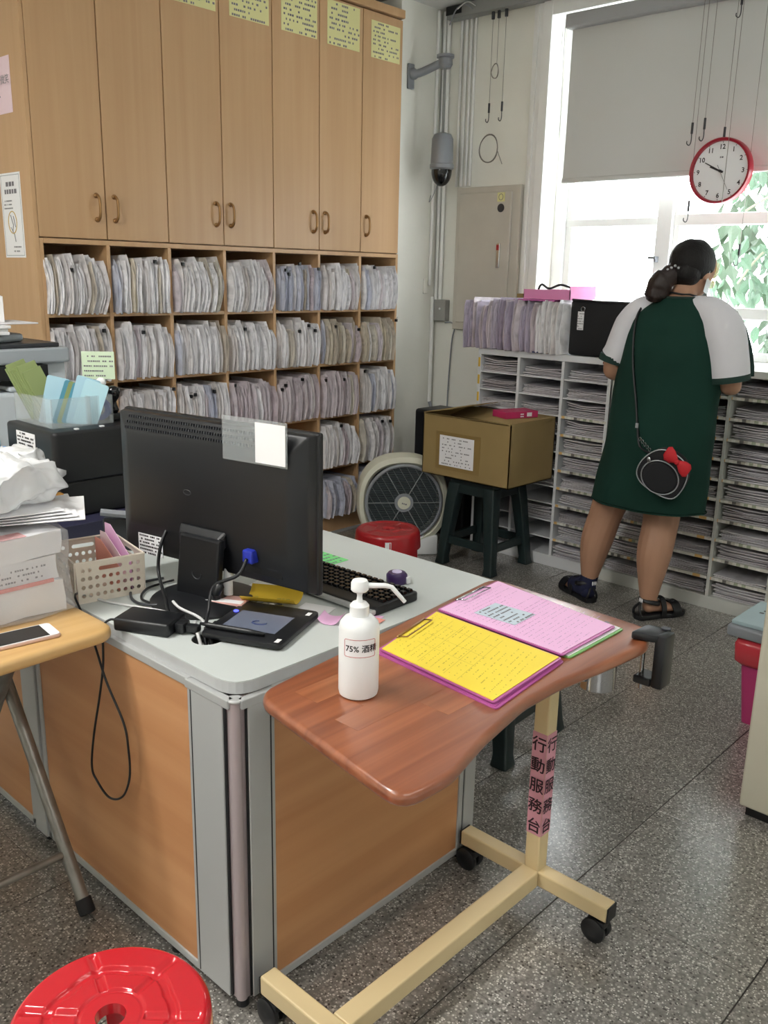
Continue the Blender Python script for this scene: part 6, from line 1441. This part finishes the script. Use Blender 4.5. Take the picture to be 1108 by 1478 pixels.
foot(*FL, -1); foot(*FR, 1)
# head: ellipsoid skull, jaw, nose, ears
hc = Vector((3.765, 1.728, 1.553)); yaw = math.radians(-20); HM = Matrix.Translation(hc) @ Matrix.Rotation(yaw, 4, 'Z') @ Matrix.Rotation(math.radians(14), 4, 'Y')
def HP(x, y, z): return HM @ Vector((x, y, z))
R3 = HM.to_3x3()
body.ball(HP(0, 0, 0.015), (0.097, 0.080, 0.095), 28, 20, M=R3); body.ball(HP(0.028, 0, -0.045), (0.062, 0.056, 0.066), 24, 16, M=R3)
addp(skin_part(*chain([tuple(HP(0.082, 0, 0.012))+(0.010,), tuple(HP(0.098, 0, -0.012))+(0.012,), tuple(HP(0.094, 0, -0.026))+(0.013,)]), sub=1))
body.ball(HP(0.083, 0, -0.058), (0.012, 0.022, 0.007), 14, 8, M=R3)
for s_ in (-1, 1):
    body.ball(HP(0.004, s_*0.074, -0.012), (0.018, 0.008, 0.031), 14, 10, M=R3); body.ball(HP(0.080, s_*0.028, 0.006), (0.012, 0.013, 0.009), 12, 8, M=R3)
addp(skin_part(*chain([tuple(HP(-0.03, 0, -0.02))+(0.055,), (3.735, 1.742, 1.50, 0.056), (3.715, 1.747, 1.43, 0.058)])))
tmp = O('tmp_body', body, M['skin']); rm = tmp.modifiers.new('r', 'REMESH'); rm.mode = 'VOXEL'; rm.voxel_size = 0.0052; rm.use_smooth_shade = True
smd = tmp.modifiers.new('sm', 'SMOOTH'); smd.iterations = 3; smd.factor = 0.5
bme = evaluated_mesh(tmp); bpy.data.objects.remove(tmp); bme.name = 'person'; bme.materials.clear(); bme.materials.append(M['skin'])
for p in bme.polygons: p.use_smooth = True
person = link('person', bme, None, 'woman seen from behind in a dark green dress with white sleeves, standing at the pigeonholes', 'person')
# eyes
for s_ in (-1, 1): O('eye', MB().ball(HP(0.0835, s_*0.028, 0.008), 0.0095, 12, 8), M['white_paper'], person, smooth=True); O('iris', MB().ball(HP(0.089, s_*0.028, 0.008), 0.0050, 10, 6), M['ink'], person, smooth=True)
# dress
def dress_ring(z, cx_, cy_, a, b, fold=0, n=72, seed=0):
    out = []
    for i in range(n):
        t = 2*PI*i/n; f = 1 + fold*(0.6*math.sin(5*t+1.0+z*2)+0.4*math.sin(9*t+z*5))
        out.append(Vector((cx_+b*math.cos(t)*f, cy_+a*math.sin(t)*f, z)))
    return out
secs = [(0.528, 3.69, 1.800, 0.262, 0.185, 0.030), (0.60, 3.69, 1.795, 0.256, 0.182, 0.028), (0.70, 3.69, 1.785, 0.247, 0.178, 0.022), (0.80, 3.69, 1.777, 0.240, 0.172, 0.016), (0.90, 3.69, 1.772, 0.238, 0.165, 0.012), (1.00, 3.69, 1.766, 0.236, 0.157, 0.010), (1.10, 3.69, 1.758, 0.236, 0.150, 0.008), (1.20, 3.69, 1.752, 0.228, 0.145, 0.005), (1.28, 3.69, 1.75, 0.220, 0.135, 0.004), (1.34, 3.69, 1.75, 0.205, 0.118, 0.002), (1.385, 3.692, 1.748, 0.170, 0.098, 0), (1.415, 3.70, 1.748, 0.125, 0.082, 0), (1.437, 3.708, 1.748, 0.088, 0.072, 0)]
def sec_at(z):
    for i in range(len(secs)-1):
        if secs[i][0] <= z <= secs[i+1][0]:
            t = (z-secs[i][0])/(secs[i+1][0]-secs[i][0]); return [secs[i][k]*(1-t)+secs[i+1][k]*t for k in range(6)]
    return list(secs[-1] if z > 1 else secs[0])
rings = []
zz = 0.528
while zz < 1.437:
    s = sec_at(zz); rings.append(dress_ring(zz, *s[1:5], s[5])); zz += 0.02
rings.append(dress_ring(1.437, *secs[-1][1:5]))
inner = [[Vector((p.x+(s_[1]-p.x)*0.03, p.y+(s_[2]-p.y)*0.03, p.z)) for p in dress_ring(s_[0], *s_[1:5], s_[5])] for s_ in [sec_at(0.53), sec_at(0.75)]]
dm = MB().loft([inner[1], inner[0]] + rings, caps=False)
vs = []
for p in dm.v:
    v = Vector(p); n_ = noise.noise(Vector((v.x*4, v.y*7+v.z*3, v.z*5-v.y*4)))*0.012*(1 if v.z < 1.3 else 0.3); c_ = Vector((3.69, 1.77, v.z)); d = (v-c_); d.z = 0
    vs.append(tuple(v + d.normalized()*n_))
dm.v = vs
dress = O('dress', dm, M['dress'], person, smooth=True, sub=1)
O('hem', MB().tube(dress_ring(0.530, *secs[0][1:5], 0.03)[:], 0.003, 6, closed=True), M['dress'], person, smooth=True)
def sleeve(pts, rs_, m, name='sleeve'):
    mb = MB(); pts = spline(pts, 5); n = len(pts); r = [rs_[0]]*n
    for i in range(n):
        t = i/(n-1)*(len(rs_)-1); k = min(int(t), len(rs_)-2); r[i] = rs_[k]*(1-(t-k))+rs_[k+1]*(t-k)
    mb.tube(pts, r, 28); return mb
SR = [(3.70, 1.69, 1.405), (3.69, 1.60, 1.375), (3.69, 1.545, 1.31), (3.70, 1.515, 1.20), (3.705, 1.50, 1.125)]
SL = [(3.70, 1.81, 1.405), (3.69, 1.90, 1.375), (3.68, 1.945, 1.31), (3.665, 1.985, 1.20), (3.66, 2.005, 1.165)]
rr1 = [0.042, 0.072, 0.090, 0.086, 0.083]
O('sleeve', sleeve(SR, rr1, None), M['sleeve'], person, smooth=0.9); O('sleeve', sleeve(SL, [0.042, 0.066, 0.078, 0.070, 0.068], None), M['sleeve'], person, smooth=0.9)
def tube_seg(a, b, r0, r1): return MB().tube([a, Vector(a).lerp(Vector(b), .5), b], [r0, (r0+r1)/2, r1], 28)
O('sleeve_cuff', tube_seg((3.705, 1.501, 1.130), (3.707, 1.497, 1.105), 0.0845, 0.0835), M['darktrim'], person, smooth=0.9)
O('sleeve_cuff', tube_seg((3.661, 2.003, 1.172), (3.659, 2.010, 1.146), 0.0695, 0.069), M['darktrim'], person, smooth=0.9)
O('sleeve_stripe', MB().tube([(3.74, 1.52, 1.385), (3.745, 1.475, 1.32), (3.75, 1.445, 1.24), (3.75, 1.428, 1.17), (3.75, 1.424, 1.13)], 0.010, 8), M['darktrim'], person, smooth=True)
O('collar', MB().tube([(3.708+0.072*math.cos(2*PI*i/40), 1.748+0.089*math.sin(2*PI*i/40), 1.437) for i in range(40)], 0.006, 8, closed=True), M['darktrim'], person, smooth=True)
# hair
hm = MB()
def hair_ball(c, r, n1=40, n2=26, M_=None, seed=0, amp=0.004):
    global hm
    mb = MB().ball(c, r, n1, n2, M=M_); vs = []
    for p in mb.v:
        v = Vector(p); d = (v-Vector(c)).normalized(); vs.append(tuple(v+d*(noise.noise(v*Vector((60, 60, 16)).length*0.3+Vector((seed, 0, 0)))*amp)))
    mb.v = vs; hm.add(mb.v, mb.f)
hair_ball(HP(-0.022, 0, 0.026), (0.100, 0.093, 0.096), M_=R3, seed=1)
hair_ball(HP(-0.048, 0.0, -0.022), (0.066, 0.080, 0.066), M_=R3, seed=2)
O('hair', hm, M['hair'], person, smooth=True)
pt = Vector((3.690, 1.785, 1.545))
pm = MB().tube(spline([HP(-0.075, 0.02, 0.0), (3.668, 1.785, 1.525), (3.650, 1.812, 1.495), (3.645, 1.826, 1.455), (3.650, 1.832, 1.42)], 7), [0.034]*5+[0.044]*6+[0.052]*7+[0.050]*6+[0.040]*3+[0.020]*2, 22)
vs = []
for p in pm.v: v = Vector(p); vs.append(tuple(v + noise.noise_vector(v*22)*0.007))
pm.v = vs; O('ponytail', pm, mat('brown_black_hair', '#241714', 0.45, bump=0.5, bscale=40), person, smooth=True)
hc_ = MB()
for k in range(5): hc_.ball((3.634+0.005*k, 1.782-0.013*k, 1.566-0.008*abs(k-2)), 0.0065, 10, 6)
O('hair_clip', hc_, M['silver'], person, smooth=True)
O('face_mask', MB().grid(lambda u, v: HP(0.098-0.085*abs(2*u-1)**2.1, 0.073*(2*u-1), -0.088+0.078*v+0.0) , 16, 6), M['mask'], person, smooth=True, recalc=False)
O('mask_strap', MB().tube([HP(0.02, -0.072, -0.03), HP(0.008, -0.083, -0.005), HP(0.0, -0.085, 0.012)], 0.0015, 5), M['mask'], person)
O('visor', MB().grid(lambda u, v: HP(0.115-0.085*abs(2*u-1)**2.2, 0.088*(2*u-1), -0.05+0.09*v), 16, 4), M['visor'], person, smooth=True, recalc=False)
O('lanyard', MB().tube([(3.655, 1.72+0.0, 1.452), (3.650, 1.76, 1.458), (3.668, 1.80, 1.452), (3.71, 1.82, 1.443), (3.77, 1.80, 1.42), (3.83, 1.76, 1.34), (3.83, 1.72, 1.34), (3.77, 1.69, 1.42), (3.70, 1.675, 1.445), (3.667, 1.69, 1.452)], 0.004, 6, closed=True), M['black'], person, smooth=True)
# footwear
def shoe(h, d, flip, who):
    s = Vector((d.y, -d.x, 0)); P3 = lambda a, z, b=0: Vector(h)+d*a+s*b+Vector((0, 0, z))
    out2 = [(-0.045, 0.0), (-0.035, 0.030), (0.0, 0.036), (0.07, 0.034), (0.14, 0.047), (0.19, 0.045), (0.225, 0.022), (0.23, 0.0), (0.22, -0.025), (0.18, -0.042), (0.13, -0.043), (0.06, -0.034), (0.0, -0.036), (-0.035, -0.030)]
    sd = T('sandal_tmp', 'x', 'x'); bpy.data.objects.remove(sd)
    mb = MB(); n = len(out2); mb.loft([[P3(a, z, b) for a, b in out2] for z in (0.001, 0.024)])
    so = O('sandal', mb, M['black'], person, bevel=0.004, smooth=0.6)
    def strap(a, r_w, z_top, wid):
        pts = [P3(a, 0.015, -r_w), P3(a, z_top*0.6, -r_w*1.02), P3(a+0.0, z_top, -r_w*0.55), P3(a, z_top*1.07, 0), P3(a, z_top, r_w*0.55), P3(a, z_top*0.6, r_w*1.02), P3(a, 0.015, r_w)]
        mbs = MB(); sp_l = spline(pts, 4); vs_ = []
        for p in sp_l:
            c_ = Vector((P3(a, 0.03).x, P3(a, 0.03).y, 0.03)); o_ = (p-c_).normalized()*0.005
            vs_ += [p-d*wid, p+d*wid, p+d*wid+o_, p-d*wid+o_]
        k = len(sp_l); fs = [(0, 1, 2, 3), tuple(reversed([(k-1)*4+i for i in range(4)]))]
        for i in range(k-1):
            for j in range(4): fs.append((i*4+j, i*4+(j+1) % 4, (i+1)*4+(j+1) % 4, (i+1)*4+j))
        mbs.add(vs_, fs); return mbs
    O('front_strap', strap(0.155, 0.046, 0.062, 0.022), M['black'], so, smooth=0.7)
    O('middle_strap', strap(0.085, 0.040, 0.088, 0.013), M['black'], so, smooth=0.7)
    ank = [P3(0.03-0.045*math.cos(t), 0.085+0.01*math.cos(t), 0.045*math.sin(t)) for t in [2*PI*i/24 for i in range(24)]]
    O('ankle_strap', MB().tube(ank, 0.011, 8, closed=True, flat=0.45), M['black'], so, smooth=True)
    O('heel_strap', MB().tube(spline([P3(-0.03, 0.02, -0.03), P3(-0.035, 0.05, -0.02), P3(-0.018, 0.082, 0.0)], 4), 0.006, 8).tube(spline([P3(-0.03, 0.02, 0.03), P3(-0.035, 0.05, 0.02), P3(-0.018, 0.082, 0.0)], 4), 0.006, 8), M['black'], so, smooth=True)
    stp_ = MB()
    for k in (-1, 0, 1):
        q = P3(-0.027, 0.095, 0.009*k+0.012); stp_.ball(q, (0.003, 0.003, 0.011), 8, 6)
    O('white_stripes', stp_, M['white_paper'], so)
    O('metal_ring', MB().tube([P3(0.155+0.013*math.cos(t), 0.069, 0.012*math.sin(t)) for t in [2*PI*i/16 for i in range(16)]], 0.0025, 6, closed=True), M['silver'], so, smooth=True)
shoe(*FL, -1, 'left'); shoe(*FR, 1, 'right')
d = FL[1]; h = FL[0]
O('sock', MB().tube(spline([(3.681, 2.047, 0.185), (3.685, 2.055, 0.12), tuple(h+d*0.02+Vector((0, 0, 0.07))), tuple(h+d*0.07+Vector((0, 0, 0.058))), tuple(h+d*0.12+Vector((0, 0, 0.048)))], 5), [0.047]*3+[0.042]*6+[0.047]*5+[0.044]*4+[0.040]*3, 20).ball(tuple(h+d*0.004+Vector((0, 0, 0.05))), (0.038, 0.038, 0.042), 16, 10), M['sock'], person, smooth=True)
# shoulder bag (hangs from her shoulder: a thing of its own)
bgx = 3.500
bag = T('shoulder_bag', 'small black quilted shoulder bag with silver piping and a red bow on her back', 'bag', (bgx, 1.68, 0.66), 0)
MB_ = Matrix.Translation((bgx-0.004, 1.640, 0.728)) @ Matrix.Rotation(math.radians(14), 4, 'Z') @ Matrix.Rotation(math.radians(28), 4, 'X')
# bag local: y left(+)/right(-), z up, x toward her (+)
def bp3(y, z, x=0): return MB_ @ Vector((x*1.1, y*1.12, z*1.12))
def bshape(s=1.0, x=0):
    pts = [(-0.085, -0.055), (-0.05, -0.075), (0.0, -0.080), (0.05, -0.075), (0.083, -0.05), (0.09, 0.0), (0.07, 0.055), (0.03, 0.082), (-0.03, 0.082), (-0.07, 0.055), (-0.09, 0.0)]
    return [bp3(y*s, z*s, x) for y, z in [(p.x, p.y) for p in spline([(a, b, 0) for a, b in pts], 4, closed=True)]]
O('bag_body', MB().loft([bshape(0.93, -0.036), bshape(1.0, -0.028), bshape(1.0, 0.028), bshape(0.93, 0.036)]), M['fabric_black'], bag, smooth=0.8, world=True)
O('front_pocket', MB().loft([[bp3(p.y*1.0, p.z-0.0, -0.046) for p in [Vector((0, v.y, v.z)) for v in [Vector((0, math.cos(a)*0.062, math.sin(a)*0.052-0.018)) for a in [2*PI*i/32 for i in range(32)]]]], [bp3(math.cos(a)*0.070, math.sin(a)*0.060-0.018, -0.034) for a in [2*PI*i/32 for i in range(32)]]]), M['fabric_black'], bag, smooth=0.8, world=True)
O('piping', MB().tube(bshape(1.0, -0.030), 0.0028, 6, closed=True).tube([bp3(math.cos(a)*0.071, math.sin(a)*0.061-0.018, -0.038) for a in [2*PI*i/32 for i in range(32)]], 0.0028, 6, closed=True), M['silver'], bag, smooth=True, world=True)
bw_ = MB()
for s_ in (-1, 1):
    rg = []
    for t, w, th_ in ((0.004, 0.010, 0.008), (0.025, 0.024, 0.014), (0.045, 0.028, 0.014), (0.056, 0.018, 0.006)):
        c_ = (-0.020+s_*t, 0.070+0.010*s_*t/0.05, -0.048); rg.append([bp3(c_[0], c_[1]+w*math.cos(a), c_[2]+th_*math.sin(a)) for a in [2*PI*i/12 for i in range(12)]])
    bw_.loft(rg)
bw_.ball(bp3(-0.020, 0.070, -0.054), 0.012, 12, 8); bw_.box(-0.045, -0.01, -0.0, 0.03, -0.002, 0.002, M=MB_ @ Matrix.Translation((-0.048, -0.0, 0.045)) @ Matrix.Rotation(PI/2, 4, 'Y'))
O('red_bow', bw_, M['bow'], bag, smooth=0.8, world=True)
O('zip_pull', MB().ball(bp3(0.070, 0.018, -0.045), (0.004, 0.009, 0.012), 10, 8), M['chrome'], bag, smooth=True, world=True)
def bk_pt(y, z, off=0.010):
    s = sec_at(z); q = max(-0.99, min(0.99, (y-s[2])/s[3])); return (s[1]-s[4]*math.sqrt(1-q*q)-off, y, z)
stp = [(3.70, 1.885, 1.405), (3.65, 1.885, 1.402), bk_pt(1.885, 1.35), bk_pt(1.875, 1.27), bk_pt(1.855, 1.15), bk_pt(1.815, 1.0), bk_pt(1.79, 0.90, 0.015), bk_pt(1.765, 0.82, 0.02), tuple(bp3(0.078, 0.03, 0))]
O('shoulder_strap', MB().tube(spline(stp, 6), 0.005, 8, flat=0.6), M['black'], bag, smooth=True, world=True)
O('strap_buckle', MB().box(-0.003, 0.003, -0.006, 0.006, -0.010, 0.010, M=Matrix.Translation(bk_pt(1.79, 0.905, 0.02))), M['silver'], bag, world=True)
ch = MB()
for k in range(5): ch.tube([tuple(Vector(bk_pt(1.768, 0.85, 0.02)).lerp(bp3(0.078, 0.035, 0), k/5)+Vector((0, 0.005*math.cos(a), 0.008*math.sin(a)))) for a in [2*PI*i/8 for i in range(8)]], 0.0015, 5, closed=True)
O('strap_chain', ch, M['chrome'], bag, world=True)
